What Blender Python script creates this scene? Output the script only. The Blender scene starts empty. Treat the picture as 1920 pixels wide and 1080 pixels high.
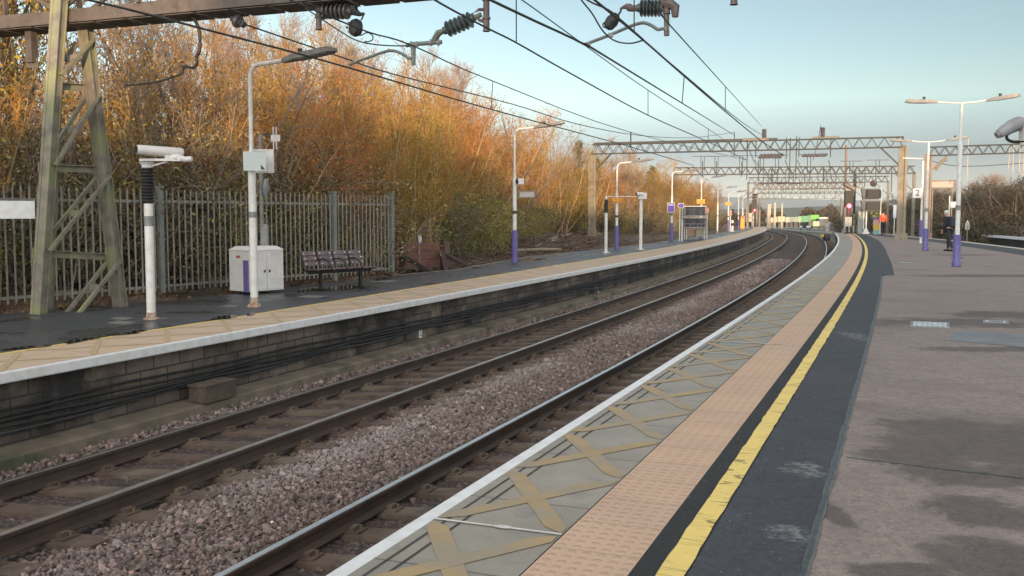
import bpy, math, random
import numpy as np
from mathutils import Vector, Matrix
R = math.radians
rng = np.random.default_rng(7); random.seed(7)
sc = bpy.context.scene; COL = sc.collection
# ---------------------------------------------------------------- camera
F = 1844.6; PITCH = .07443; CZ = 2.447
cam = bpy.data.cameras.new('camera'); camo = bpy.data.objects.new('camera', cam); COL.objects.link(camo)
camo.location = (0, 0, CZ); camo.rotation_euler = (math.pi/2 - PITCH, 0, 0)
cam.lens = 36*F/1920; cam.clip_start = .1; cam.clip_end = 9000; sc.camera = camo
def ray(u, v):
    x = (u-960)/F; y = (540-v)/F; c, s = math.cos(PITCH), math.sin(PITCH)
    return np.array([x, c+y*s, -s+y*c])
def G(u, v, z):
    d = ray(u, v); return np.array([0, 0, CZ]) + d*((z-CZ)/d[2])
def D(u, v, Y):
    d = ray(u, v); return np.array([0, 0, CZ]) + d*(Y/d[1])
# ---------------------------------------------------------------- track curve (s along the line, d to its left)
_S = np.arange(-60, 420, .5)
_t = np.clip(_S, 0, 118)/100
_k = (.10134 - 1.45961*_t + 2.77011*_t**2 - 1.54367*_t**3)/100
_k[_S < 0] = 0
_th = np.concatenate([[0], np.cumsum((_k[1:]+_k[:-1])/2*.5)]); _th += .37319 - np.interp(0, _S, _th)
_x = np.concatenate([[0], np.cumsum((np.sin(_th[1:])+np.sin(_th[:-1]))/2*.5)])
_y = np.concatenate([[0], np.cumsum((np.cos(_th[1:])+np.cos(_th[:-1]))/2*.5)])
_x += -4.56674 - np.interp(0, _S, _x); _y -= np.interp(0, _S, _y)
def TH(s): return np.interp(s, _S, _th)
def T(s, d=0., z=0.):
    s = np.asarray(s, float); th = np.interp(s, _S, _th)
    return np.stack([np.interp(s, _S, _x) - np.cos(th)*d, np.interp(s, _S, _y) + np.sin(th)*d, np.zeros_like(s)+z], -1)
def inv(p):
    q = T(_S); i = int(np.argmin((q[:, 0]-p[0])**2+(q[:, 1]-p[1])**2)); th = _th[i]
    dv = np.array(p[:2])-q[i, :2]
    return _S[i] + dv@np.array([math.sin(th), math.cos(th)]), dv@np.array([-math.cos(th), math.sin(th)])
def yaw(s): return -TH(s)           # z rotation that turns local +Y along the line
ZR, ZL = 1.02, .893                 # platform heights
# ---------------------------------------------------------------- tagging
def tag(o, label=None, cat=None, group=None, kind=None):
    if label: o['label'] = label
    if cat: o['category'] = cat
    if group: o['group'] = group
    if kind: o['kind'] = kind
    return o
def thing(name, loc, label, cat, group=None, rz=0.):
    o = bpy.data.objects.new(name, None); COL.objects.link(o); o.location = [float(c) for c in loc]
    o.rotation_euler = (0, 0, rz); o.empty_display_size = .2
    return tag(o, label, cat, group)
def copy_tree(o, parent=None):
    c = o.copy(); COL.objects.link(c); c.parent = parent
    for ch in o.children: copy_tree(ch, c)
    return c
# ---------------------------------------------------------------- mesh builder
class MB:
    def __init__(s): s.v = []; s.f = []; s.uv = {}; s.m = []; s.n = 0
    def add(s, v, f, m=0, uv=None):
        v = np.asarray(v, float).reshape(-1, 3); b = s.n
        s.v.append(v); s.n += len(v)
        for i, q in enumerate(f):
            if uv is not None: s.uv[len(s.f)] = uv[i]
            s.f.append([b+k for k in q]); s.m.append(m)
        return s
    def box(s, c, sz, rz=0., m=0, ax=None):
        x, y, z = np.array(sz)/2.
        v = np.array([[a*x, b*y, e*z] for e in (-1, 1) for a, b in ((-1, -1), (1, -1), (1, 1), (-1, 1))])
        if ax is not None: v = v@np.array(ax)
        if rz: c_, s_ = math.cos(rz), math.sin(rz); v = v@np.array([[c_, s_, 0], [-s_, c_, 0], [0, 0, 1]])
        return s.add(v+np.array(c), [(3, 2, 1, 0), (4, 5, 6, 7), (0, 1, 5, 4), (1, 2, 6, 5), (2, 3, 7, 6), (3, 0, 4, 7)], m)
    def beam(s, a, b, w, h, m=0, up=(0, 0, 1)):
        a, b = np.array(a, float), np.array(b, float); y = b-a; L = np.linalg.norm(y); y /= L
        u = np.array(up, float); x = np.cross(y, u)
        if np.linalg.norm(x) < 1e-4: x = np.cross(y, [1, 0, 0])
        x /= np.linalg.norm(x); z = np.cross(x, y)
        return s.box((a+b)/2, (w, L, h), 0, m, np.array([x, y, z]))
    def tube(s, pts, r, n=8, m=0, cap=True):
        p = np.array(pts, float); k = len(p); r = np.broadcast_to(np.asarray(r, float), (k,))
        t = np.gradient(p, axis=0); t /= np.linalg.norm(t, axis=1)[:, None]+1e-12
        ref = np.array([0, 0, 1.]) if abs(t[0][2]) < .9 else np.array([1., 0, 0])
        vs = []
        for i in range(k):
            x = np.cross(t[i], ref); 
            if np.linalg.norm(x) < 1e-3: x = np.cross(t[i], [0, 1, 0])
            x /= np.linalg.norm(x); y = np.cross(t[i], x); ref = np.cross(x, t[i]) if False else ref
            a = np.arange(n)*2*math.pi/n
            vs.append(p[i]+r[i]*(np.cos(a)[:, None]*x+np.sin(a)[:, None]*y))
        f = [(i*n+j, i*n+(j+1) % n, (i+1)*n+(j+1) % n, (i+1)*n+j) for i in range(k-1) for j in range(n)]
        if cap: f += [tuple(range(n))[::-1], tuple((k-1)*n+j for j in range(n))]
        return s.add(np.concatenate(vs), f, m)
    def cyl(s, a, b, r, n=12, m=0, r2=None):
        return s.tube([a, b], [r, r if r2 is None else r2], n, m)
    def lathe(s, prof, a, b, n=14, m=0):
        a, b = np.array(a, float), np.array(b, float); L = np.linalg.norm(b-a)
        return s.tube([a+(b-a)*t for t, _ in prof], [r for _, r in prof], n, m)
    def prism(s, poly, z0, z1, m=0):          # poly in xy
        k = len(poly); v = [(x, y, z) for z in (z0, z1) for x, y in poly]
        return s.add(v, [tuple(range(k))[::-1], tuple(range(k, 2*k))]+[(i, (i+1) % k, k+(i+1) % k, k+i) for i in range(k)], m)
    def sweep(s, prof, ss, closed=False, m=0, caps=False):   # prof: (d,z) list; dfun allowed
        ss = np.asarray(ss, float); k = len(prof); cols = []
        for d, z in prof:
            dd = d(ss) if callable(d) else d; zz = z(ss) if callable(z) else z
            cols.append(T(ss, dd, zz))
        v = np.stack(cols, 1).reshape(-1, 3)
        dl = [0.]
        for i in range(1, k+1):
            a, b = prof[i-1], prof[i % k]; g = lambda q: float(np.mean(q(ss))) if callable(q) else q
            dl.append(dl[-1]+math.hypot(g(a[0])-g(b[0]), g(a[1])-g(b[1])))
        f = []; uv = []
        for i in range(len(ss)-1):
            for j in range(k if closed else k-1):
                j2 = (j+1) % k
                f.append((i*k+j, i*k+j2, (i+1)*k+j2, (i+1)*k+j))
                uv.append([(ss[i], dl[j]), (ss[i], dl[j+1]), (ss[i+1], dl[j+1]), (ss[i+1], dl[j])])
        if caps and closed:
            f += [tuple(range(k))[::-1], tuple((len(ss)-1)*k+j for j in range(k))]; uv += [[(0, 0)]*k]*2
        return s.add(v, f, m, uv)
    def build(s, name, mat, parent=None, smooth=False, loc=None):
        me = bpy.data.meshes.new(name)
        V = np.concatenate(s.v) if s.v else np.zeros((0, 3))
        me.from_pydata(V.tolist(), [], s.f)
        for mm in (mat if isinstance(mat, (list, tuple)) else [mat]): me.materials.append(mm)
        if max(s.m, default=0) > 0: me.polygons.foreach_set('material_index', s.m)
        if s.uv:
            ul = me.uv_layers.new(name='UVMap'); arr = np.zeros((len(me.loops), 2)); i = 0
            for fi, q in enumerate(s.f):
                if fi in s.uv: arr[i:i+len(q)] = s.uv[fi]
                i += len(q)
            ul.data.foreach_set('uv', arr.ravel())
        if smooth:
            me.polygons.foreach_set('use_smooth', [True]*len(me.polygons))
            try: me.set_sharp_from_angle(angle=R(38))
            except Exception: pass
        me.update()
        o = bpy.data.objects.new(name, me); COL.objects.link(o)
        if loc is not None: o.location = loc
        if parent is not None: o.parent = parent
        return o
def fastmesh(name, V, Fq, mat, cols=None, mats=None, fm=None):
    """numpy arrays; all faces with the same corner count"""
    me = bpy.data.meshes.new(name); k = Fq.shape[1]
    me.vertices.add(len(V)); me.vertices.foreach_set('co', V.astype(np.float32).ravel())
    me.loops.add(Fq.size); me.loops.foreach_set('vertex_index', Fq.astype(np.int32).ravel())
    me.polygons.add(len(Fq)); me.polygons.foreach_set('loop_start', (np.arange(len(Fq))*k).astype(np.int32))
    try: me.polygons.foreach_set('loop_total', np.full(len(Fq), k, np.int32))
    except Exception: pass
    for mm in (mats or [mat]): me.materials.append(mm)
    if fm is not None: me.polygons.foreach_set('material_index', fm.astype(np.int32))
    if cols is not None:
        ca = me.color_attributes.new('tint', 'FLOAT_COLOR', 'POINT'); ca.data.foreach_set('color', cols.astype(np.float32).ravel())
    me.update(calc_edges=True); return me
def flat(me):
    try: me.shade_flat()
    except Exception: pass
    return me
def link(name, me, parent=None):
    o = bpy.data.objects.new(name, me); COL.objects.link(o); o.parent = parent; return o
# ---------------------------------------------------------------- materials
def nmat(name):
    m = bpy.data.materials.new(name); m.use_nodes = True; nt = m.node_tree
    return m, nt, nt.nodes['Principled BSDF']
class NB:
    def __init__(s, nt): s.nt = nt
    def n(s, t, **k):
        x = s.nt.nodes.new(t)
        for a, b in k.items(): setattr(x, a, b)
        return x
    def l(s, a, b): s.nt.links.new(a, b)
    def val(s, sock, v):
        if hasattr(v, 'is_linked') or hasattr(v, 'links'): s.l(v, sock)
        else: sock.default_value = v
    def math(s, op, a, b=None, clamp=False):
        x = s.n('ShaderNodeMath', operation=op, use_clamp=clamp); s.val(x.inputs[0], a)
        if b is not None: s.val(x.inputs[1], b)
        return x.outputs[0]
    def noise(s, vec, sc, det=3, rough=.55, dist=0.):
        x = s.n('ShaderNodeTexNoise'); x.inputs['Scale'].default_value = sc; x.inputs['Detail'].default_value = det
        x.inputs['Roughness'].default_value = rough; x.inputs['Distortion'].default_value = dist
        if vec is not None: s.l(vec, x.inputs['Vector'])
        return x.outputs['Fac']
    def ramp(s, fac, a, b, lo=0., hi=1.):
        x = s.n('ShaderNodeMapRange'); s.l(fac, x.inputs[0]); x.inputs[1].default_value = a; x.inputs[2].default_value = b
        x.inputs[3].default_value = lo; x.inputs[4].default_value = hi; return x.outputs[0]
    def mix(s, fac, a, b, mode='MIX'):
        x = s.n('ShaderNodeMix', data_type='RGBA', blend_type=mode); s.val(x.inputs[0], fac)
        for sock, v in ((x.inputs[6], a), (x.inputs[7], b)):
            if isinstance(v, tuple): sock.default_value = (*v, 1) if len(v) == 3 else v
            else: s.l(v, sock)
        return x.outputs[2]
    def bump(s, h, st, dist, bsdf):
        x = s.n('ShaderNodeBump'); x.inputs['Strength'].default_value = st; x.inputs['Distance'].default_value = dist
        s.l(h, x.inputs['Height']); s.l(x.outputs[0], bsdf.inputs['Normal'])
    def pos(s): return s.n('ShaderNodeNewGeometry').outputs['Position']
    def uv(s): return s.n('ShaderNodeUVMap').outputs['UV']
    def sep(s, v):
        x = s.n('ShaderNodeSeparateXYZ'); s.l(v, x.inputs[0]); return x.outputs
_M = {}
def pm(name, c1, c2=None, sc=6., rough=.7, metal=0., bump=0., bsc=60., thr=(.4, .65), c3=None, sc3=1., thr3=(.55, .7), coord='pos', stretch=None, spec=.5):
    """base colour broken up by noise, second stain layer, fine bump"""
    if name in _M: return _M[name]
    m, nt, b = nmat(name); N = NB(nt)
    if coord == 'pos': vec = N.pos()
    elif coord == 'uv': vec = N.uv()
    else: vec = N.n('ShaderNodeTexCoord').outputs['Object']
    if stretch:
        mp = N.n('ShaderNodeMapping'); N.l(vec, mp.inputs[0]); mp.inputs['Scale'].default_value = stretch; vec = mp.outputs[0]
    c = N.mix(N.ramp(N.noise(vec, sc, 5), *thr), c1, c2 or tuple(x*.8 for x in c1))
    if c3: c = N.mix(N.ramp(N.noise(vec, sc3, 4, .6), *thr3), c, c3)
    N.l(c, b.inputs['Base Color'])
    r = N.ramp(N.noise(vec, sc*1.7, 3), .2, .8, max(0.02, rough-.1), min(1, rough+.1)); N.l(r, b.inputs['Roughness'])
    b.inputs['Metallic'].default_value = metal; b.inputs['Specular IOR Level'].default_value = spec
    if bump: N.bump(N.noise(vec, bsc, 4), bump, .01, b)
    _M[name] = m; return m
def emis(name, col, st):
    m, nt, b = nmat(name); b.inputs['Base Color'].default_value = (*[c*.3 for c in col], 1)
    b.inputs['Emission Color'].default_value = (*col, 1); b.inputs['Emission Strength'].default_value = st; return m
def uvgrid(N, uv, px, py, w, offx=0., offy=0.):
    """joint mask: 1 on lines every px along u and py along v"""
    o = N.sep(uv)
    def ln(a, p, off):
        if not p: return None
        f = N.math('FRACT', N.math('DIVIDE', N.math('ADD', a, off), p)); d = N.math('ABSOLUTE', N.math('SUBTRACT', f, .5))
        return N.math('GREATER_THAN', d, .5-w/p/2)
    a, b = ln(o[0], px, offx), ln(o[1], py, offy)
    return N.math('MAXIMUM', a, b) if a is not None and b is not None else (a if a is not None else b)
WHITE = pm('white_paint', (.72, .73, .75), (.62, .62, .62), 9, .5, bump=.1, c3=(.45, .43, .40), sc3=5, thr3=(.66, .8))
POLEW = pm('pole_white', (.70, .69, .68), (.60, .58, .56), 7, .45, c3=(.40, .34, .30), sc3=11, thr3=(.66, .74))
PURPLE = pm('pole_purple', (.13, .12, .33), (.10, .09, .26), 8, .5, c3=(.25, .23, .36), sc3=14, thr3=(.63, .75))
GREYM = pm('galvanised_grey', (.25, .26, .26), (.17, .18, .18), 9, .55, .2)
DARKM = pm('dark_steel', (.055, .055, .06), (.03, .03, .034), 9, .55, .2)
BLACK = pm('black_rubber', (.012, .012, .013), (.02, .02, .02), 20, .6)
GANTRY = pm('gantry_steel', (.245, .22, .185), (.15, .135, .115), 5, .7, bump=.1, c3=(.235, .25, .14), sc3=2.2, thr3=(.46, .64))
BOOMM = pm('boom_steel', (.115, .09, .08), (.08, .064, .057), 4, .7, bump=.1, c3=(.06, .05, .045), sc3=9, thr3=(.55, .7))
FARSTEEL = pm('weathered_steel', (.20, .17, .14), (.15, .13, .11), 2, .7)
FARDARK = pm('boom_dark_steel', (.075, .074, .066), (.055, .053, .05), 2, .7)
CONC = pm('concrete_post', (.27, .23, .175), (.21, .18, .135), 3, .85, bump=.2, c3=(.28, .23, .17), sc3=1.3)
INSUL = pm('porcelain_brown', (.12, .105, .11), (.09, .08, .085), 6, .35)
INSULG = pm('porcelain_green', (.09, .11, .115), (.07, .085, .09), 6, .3)
TUBEM = pm('drop_tube_steel', (.17, .13, .12), (.12, .095, .09), 12, .6, .3)
ARMM = pm('arm_aluminium', (.20, .22, .20), (.14, .155, .14), 14, .5, .4)
WIREM = pm('wire_copper', (.06, .065, .06), (.045, .05, .048), 3, .6, .3)
# rails
m, nt, b = nmat('rail_rust'); N = NB(nt); uv = N.pos()
c = N.mix(N.ramp(N.noise(uv, 3, 5), .35, .7), (.052, .037, .031), (.09, .057, .042)); N.l(c, b.inputs['Base Color']); b.inputs['Roughness'].default_value = .62; b.inputs['Metallic'].default_value = .1
N.bump(N.noise(uv, 90, 3), .3, .004, b); RAILM = m
def railtop(name, r, c):
    m, nt, b = nmat(name); N = NB(nt); b.inputs['Metallic'].default_value = .95; p = N.pos()
    N.l(N.mix(N.ramp(N.noise(p, 9, 4), .3, .7), c, tuple(x*.75 for x in c)), b.inputs['Base Color'])
    N.l(N.ramp(N.noise(p, 25, 3), .3, .7, r-.06, r+.08), b.inputs['Roughness']); return m
RAILTOP = railtop('rail_polished', .33, (.74, .72, .71)); RAILTOP2 = railtop('rail_polished_dull', .36, (.55, .49, .45))
SLEEPER = pm('sleeper_concrete', (.115, .08, .06), (.07, .05, .039), 5, .9, bump=.5, bsc=30, c3=(.15, .12, .085), sc3=1.4, thr3=(.5, .66))
# platform surfaces ------------------------------------------------------
def asphalt(name, dark, lite, wet, wetc, rough, speck=.5, wthr=(.56, .62), wsc=.55, sp=(.5, .5, .5), blobs=(), scuff=()):
    m, nt, b = nmat(name); N = NB(nt); p = N.pos()
    c = N.mix(N.ramp(N.noise(p, 1.1, 5, .6), .3, .7), dark, lite)
    c = N.mix(N.ramp(N.noise(p, 11, 6, .75), .38, .66, 0, .55), c, tuple(x*.62 for x in dark)); c = N.mix(N.ramp(N.noise(p, 3.3, 6, .7), .5, .7, 0, .5), c, tuple(min(1, x*1.18) for x in lite))
    c = N.mix(N.ramp(N.noise(p, 30, 4, .85), .5, .6, 0, .62), c, tuple(x*.45 for x in dark)); c = N.mix(N.ramp(N.noise(p, 24, 4, .85), .57, .66, 0, .5), c, tuple(min(1, x*1.5) for x in lite))
    g = N.ramp(N.noise(p, 150, 2, .7), .42, .62); c = N.mix(N.math('MULTIPLY', g, .45), c, tuple(x*.55 for x in dark))
    vg = N.n('ShaderNodeTexVoronoi'); vg.inputs['Scale'].default_value = 4.2; N.l(p, vg.inputs['Vector']); c = N.mix(N.math('MULTIPLY', N.math('LESS_THAN', vg.outputs['Distance'], .085), N.ramp(N.noise(p, 1.7, 2), .5, .56, 0, .5)), c, tuple(x*.4 for x in dark))
    vo = N.n('ShaderNodeTexVoronoi'); vo.inputs['Scale'].default_value = 34; N.l(p, vo.inputs['Vector'])
    k = N.math('LESS_THAN', vo.outputs['Distance'], .13); k2 = N.math('GREATER_THAN', N.noise(p, 20, 2), .58)
    c = N.mix(N.math('MULTIPLY', N.math('MULTIPLY', k, k2), speck), c, sp)
    w = N.ramp(N.noise(p, wsc, 5, .55, .6), *wthr); w = N.math('MULTIPLY', w, wet)
    def blob(bx_, by_, rx_, ry_, nsc, soft):
        o_ = N.sep(p); a_ = N.math('DIVIDE', N.math('SUBTRACT', o_[0], bx_), rx_); b2 = N.math('DIVIDE', N.math('SUBTRACT', o_[1], by_), ry_)
        r_ = N.math('ADD', N.math('SQRT', N.math('ADD', N.math('MULTIPLY', a_, a_), N.math('MULTIPLY', b2, b2))), N.math('ADD', N.math('MULTIPLY', N.math('SUBTRACT', N.noise(p, nsc, 8, .7), .5), 2.6), N.math('MULTIPLY', N.math('SUBTRACT', N.noise(p, 30, 5, .85), .5), 1.7)))
        return N.ramp(r_, 1-soft, 1+soft, 1, 0)
    for q_ in blobs: w = N.math('MAXIMUM', w, N.math('MULTIPLY', blob(*q_), .80))
    for q_ in scuff: c = N.mix(N.math('MULTIPLY', N.math('MULTIPLY', blob(*q_), N.ramp(N.noise(p, 22, 4, .7), .45, .62)), .55), c, (.30, .30, .31))
    c = N.mix(w, c, N.mix(1., c, (.34, .33, .33), 'MULTIPLY')) if blobs else N.mix(w, c, wetc)
    N.l(c, b.inputs['Base Color'])
    N.l(N.math('SUBTRACT', rough, N.math('MULTIPLY', w, .22 if blobs else .45)), b.inputs['Roughness'])
    N.bump(N.math('ADD', N.noise(p, 170, 2), N.math('MULTIPLY', N.noise(p, 45, 2), .7)), .45, .006, b)
    return m
def gb(u, v, rx, ry, ns=2.6, soft=.17): g_ = G(u, v, 1.02); return (float(g_[0]), float(g_[1]), rx, ry, ns, soft)
ASPH_D = asphalt('asphalt_dark', (.048, .053, .064), (.066, .072, .085), 0., (.02, .02, .02), .85, .5, scuff=(gb(1505, 880, .14, .16, 3), gb(1610, 632, .14, .5, 3), gb(1480, 1000, .1, .1, 3)))
ASPH_B = asphalt('asphalt_brown', (.26, .212, .194), (.305, .252, .228), .35, (.088, .079, .077), .9, .25, (.58, .68), .42, blobs=(gb(1860, 830, .66, .72), gb(1720, 860, .28, .34, 3), gb(1790, 605, 1.1, .55), gb(1900, 590, .9, .5), gb(1850, 890, .55, .3), gb(1840, 960, .26, .28, 3), gb(1900, 1050, .3, .3, 3), gb(1690, 1070, .20, .10, 4), gb(1560, 960, .07, .25, 4), gb(1880, 655, .8, .22, 3), gb(1850, 517, 1.6, .5, 2), gb(1800, 478, 1.2, .6)))
ASPH_L = asphalt('asphalt_left', (.052, .058, .068), (.085, .092, .105), .7, (.03, .033, .04), .46, .15, (.5, .62), .7)
ASPH_S = asphalt('asphalt_strip', (.020, .022, .025), (.035, .036, .04), 0., (.02, .02, .02), .9, .5)
# grey coping slabs with grooves, stains
m, nt, b = nmat('coping_slab'); N = NB(nt); uv = N.uv(); p = N.pos(); o = N.sep(uv)
sl = N.math('FLOOR', N.math('DIVIDE', N.math('SUBTRACT', o[0], .24), .99)); wn = N.n('ShaderNodeTexWhiteNoise', noise_dimensions='1D'); N.l(sl, wn.inputs['W'])
c = N.mix(wn.outputs['Value'], (.255, .235, .20), (.32, .285, .235)); c = N.mix(N.ramp(N.noise(p, 2.2, 5, .6), .35, .7, 0, .6), c, (.185, .165, .135))
c = N.mix(N.ramp(N.noise(p, 130, 2), .62, .7, 0, .5), c, (.5, .48, .44))
c = N.mix(N.math('MULTIPLY', uvgrid(N, uv, .99, 0, .012, -.24), .8), c, (.05, .045, .04))
c = N.mix(N.ramp(N.noise(p, 7, 4, .6), .55, .72, 0, .45), c, (.13, .125, .115))
N.l(c, b.inputs['Base Color']); b.inputs['Roughness'].default_value = .55; N.bump(N.noise(p, 90, 3), .15, .004, b); COPING = m
# blister paving
m, nt, b = nmat('tactile_paving'); N = NB(nt); uv = N.uv(); p = N.pos(); o = N.sep(uv)
def cell(a, per): return N.math('SUBTRACT', N.math('FRACT', N.math('DIVIDE', a, per)), .5)
cu, cv = cell(o[0], .0667), cell(N.math('ADD', o[1], .0), .0667)
r2 = N.math('SQRT', N.math('ADD', N.math('MULTIPLY', cu, cu), N.math('MULTIPLY', cv, cv)))
dome = N.ramp(r2, .22, .33, 1, 0)
sl = N.math('FLOOR', N.math('DIVIDE', o[0], .4)); wn = N.n('ShaderNodeTexWhiteNoise', noise_dimensions='1D'); N.l(sl, wn.inputs['W'])
c = N.mix(wn.outputs['Value'], (.55, .385, .265), (.515, .36, .262)); c = N.mix(N.ramp(N.noise(p, 1.8, 5, .6), .35, .7, 0, .7), c, (.45, .31, .23))
c = N.mix(N.math('MULTIPLY', dome, N.ramp(N.noise(p, 60, 2), .35, .65, .1, .55)), c, (.43, .26, .175))
c = N.mix(N.math('MULTIPLY', uvgrid(N, uv, .4, 0, .008), .55), c, (.16, .11, .08))
c = N.mix(N.ramp(N.noise(p, 55, 2), .70, .74, 0, .8), c, (.06, .05, .045))
N.l(c, b.inputs['Base Color']); b.inputs['Roughness'].default_value = .75
N.bump(N.math('ADD', dome, N.math('MULTIPLY', N.noise(p, 120, 2), .25)), .8, .006, b); TACTILE = m
# yellow line with cracks
def yellow(name, c1, c2, crack):
    m, nt, b = nmat(name); N = NB(nt); uv = N.uv(); p = N.pos(); o = N.sep(uv)
    c = N.mix(N.ramp(N.noise(p, 5, 4), .3, .7), c1, c2)
    mp = N.n('ShaderNodeMapping'); N.l(uv, mp.inputs[0]); mp.inputs['Scale'].default_value = (17, 1.2, 1)
    vo = N.n('ShaderNodeTexVoronoi', feature='DISTANCE_TO_EDGE'); N.l(mp.outputs[0], vo.inputs['Vector']); vo.inputs['Scale'].default_value = 1.1
    k = N.math('MULTIPLY', N.math('LESS_THAN', vo.outputs['Distance'], .022), N.math('MULTIPLY', N.math('GREATER_THAN', N.noise(p, 4, 2), .5), crack))
    c = N.mix(k, c, (.10, .08, .04)); c = N.mix(N.ramp(N.noise(p, 75, 3), .64, .72, 0, .75), c, (.09, .075, .04))
    N.l(c, b.inputs['Base Color']); b.inputs['Roughness'].default_value = .6; N.bump(N.noise(p, 110, 3), .3, .004, b); return m
YELLOW = yellow('yellow_line_paint', (.80, .60, .17), (.72, .54, .17), .7)
HATCH = pm('hatch_paint', (.37, .265, .135), (.32, .235, .13), 4, .6, c3=(.285, .24, .175), sc3=3.5, thr3=(.45, .62), bump=.15)
HATCHL = pm('hatch_paint_worn', (.44, .34, .19), (.38, .31, .20), 2, .7)
WJOINT = pm('joint_white', (.62, .60, .57), (.5, .48, .45), 8, .7)
# left pavers
m, nt, b = nmat('left_paver'); N = NB(nt); uv = N.uv(); p = N.pos()
c = N.mix(N.ramp(N.noise(p, 1.3, 5, .6), .3, .7), (.56, .41, .29), (.48, .375, .28))
c = N.mix(N.math('MULTIPLY', uvgrid(N, uv, .6, .4, .02), .5), c, (.2, .16, .12)); N.l(c, b.inputs['Base Color']); b.inputs['Roughness'].default_value = .6; LPAVER = m
# brick wall of the platform
m, nt, b = nmat('platform_brick'); N = NB(nt); uv = N.uv(); p = N.pos()
br = N.n('ShaderNodeTexBrick'); N.l(uv, br.inputs['Vector']); br.inputs['Scale'].default_value = 1; br.inputs['Brick Width'].default_value = .46; br.inputs['Row Height'].default_value = .23
br.inputs['Mortar Size'].default_value = .012; br.inputs['Color1'].default_value = (.185, .145, .12, 1); br.inputs['Color2'].default_value = (.11, .086, .073, 1); br.inputs['Mortar'].default_value = (.045, .04, .037, 1)
c = N.mix(N.ramp(N.noise(p, 1.1, 5, .65), .4, .62), br.outputs['Color'], (.024, .021, .021)); c = N.mix(N.ramp(N.noise(p, 2.3, 5), .58, .70, 0, .7), c, (.25, .21, .16))
N.l(c, b.inputs['Base Color']); b.inputs['Roughness'].default_value = .85
N.bump(N.math('ADD', br.outputs['Fac'], N.math('MULTIPLY', N.noise(p, 25, 4), -1.2)), .6, .02, b); BRICK = m
LEDGE = pm('ledge_concrete', (.18, .145, .11), (.12, .098, .076), 3, .9, bump=.5, bsc=30, c3=(.055, .06, .035), sc3=1.1, thr3=(.53, .66))
# ballast
m, nt, b = nmat('ballast_bed'); N = NB(nt); p = N.pos()
vo = N.n('ShaderNodeTexVoronoi'); vo.inputs['Scale'].default_value = 17; N.l(p, vo.inputs['Vector'])
sx = N.n('ShaderNodeSeparateColor'); N.l(vo.outputs['Color'], sx.inputs[0])
c = N.mix(sx.outputs[0], (.085, .06, .055), (.165, .118, .108)); c = N.mix(N.ramp(N.noise(p, .8, 4), .45, .62), c, (.065, .048, .042))
c = N.mix(N.ramp(vo.outputs['Distance'], .3, .75, 0, .8), c, (.03, .024, .022))
N.l(c, b.inputs['Base Color']); b.inputs['Roughness'].default_value = .95; N.bump(N.math('MULTIPLY', vo.outputs['Distance'], -1), 1, .05, b); BALLAST = m
m, nt, b = nmat('ballast_stone'); N = NB(nt); at = N.n('ShaderNodeAttribute', attribute_name='tint'); p = N.pos()
c = N.mix(N.ramp(N.noise(p, 60, 3), .3, .7, 0, .35), at.outputs['Color'], (.06, .05, .05)); N.l(c, b.inputs['Base Color']); b.inputs['Roughness'].default_value = .9; STONE = m
EARTH = pm('earth_litter', (.115, .085, .062), (.075, .058, .043), 2.5, .95, bump=1., bsc=14, c3=(.17, .13, .095), sc3=.9, thr3=(.5, .65))
PATHM = pm('gravel_path', (.30, .275, .25), (.24, .22, .20), 3, .95, bump=.5, bsc=40)
GRASSG = pm('rough_ground', (.095, .085, .055), (.07, .07, .04), .4, .95, c3=(.13, .11, .08), sc3=.08, thr3=(.45, .6))
# plants
def leafmat(name, cols, trans=.3, var=.5):
    m, nt, b = nmat(name); N = NB(nt); oi = N.n('ShaderNodeObjectInfo'); at = N.n('ShaderNodeAttribute', attribute_name='tint'); s3 = N.n('ShaderNodeSeparateColor'); N.l(at.outputs['Color'], s3.inputs[0])
    c = N.mix(s3.outputs[0], cols[0], cols[1]); c = N.mix(N.math('GREATER_THAN', s3.outputs[1], 1-var*.6), c, cols[2])
    hs = N.n('ShaderNodeHueSaturation'); N.l(c, hs.inputs['Color']); N.l(N.ramp(oi.outputs['Random'], 0, 1, .482, .53), hs.inputs['Hue']); N.l(N.ramp(N.math('FRACT', N.math('MULTIPLY', oi.outputs['Random'], 7.3)), 0, 1, 1.25, .68), hs.inputs['Value'])
    b.inputs['Roughness'].default_value = .75; N.l(hs.outputs[0], b.inputs['Base Color']); b.inputs['Specular IOR Level'].default_value = .2
    tr = N.n('ShaderNodeBsdfTranslucent'); N.l(hs.outputs[0], tr.inputs['Color']); mx = N.n('ShaderNodeMixShader'); mx.inputs[0].default_value = trans
    N.l(b.outputs[0], mx.inputs[1]); N.l(tr.outputs[0], mx.inputs[2]); N.l(mx.outputs[0], nt.nodes['Material Output'].inputs[0]); return m
L_ORANGE = leafmat('leaf_orange', ((.46, .225, .06), (.39, .175, .05), (.48, .29, .075)))
L_YELLOW = leafmat('leaf_yellow', ((.49, .33, .07), (.40, .27, .07), (.46, .24, .06)))
L_OLIVE = leafmat('leaf_olive', ((.19, .168, .10), (.13, .122, .075), (.40, .34, .16)), .25, .35)
L_GREEN = leafmat('leaf_yellowgreen', ((.32, .28, .09), (.23, .21, .08), (.48, .38, .11)))
L_DULL = leafmat('leaf_dull', ((.10, .085, .05), (.07, .065, .042), (.16, .11, .06)))
L_PINE = leafmat('needle_green', ((.13, .15, .08), (.10, .12, .065), (.17, .18, .10)))
L_LITTER = leafmat('leaf_litter', ((.17, .10, .06), (.11, .07, .045), (.25, .17, .10)), .1)
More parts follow.
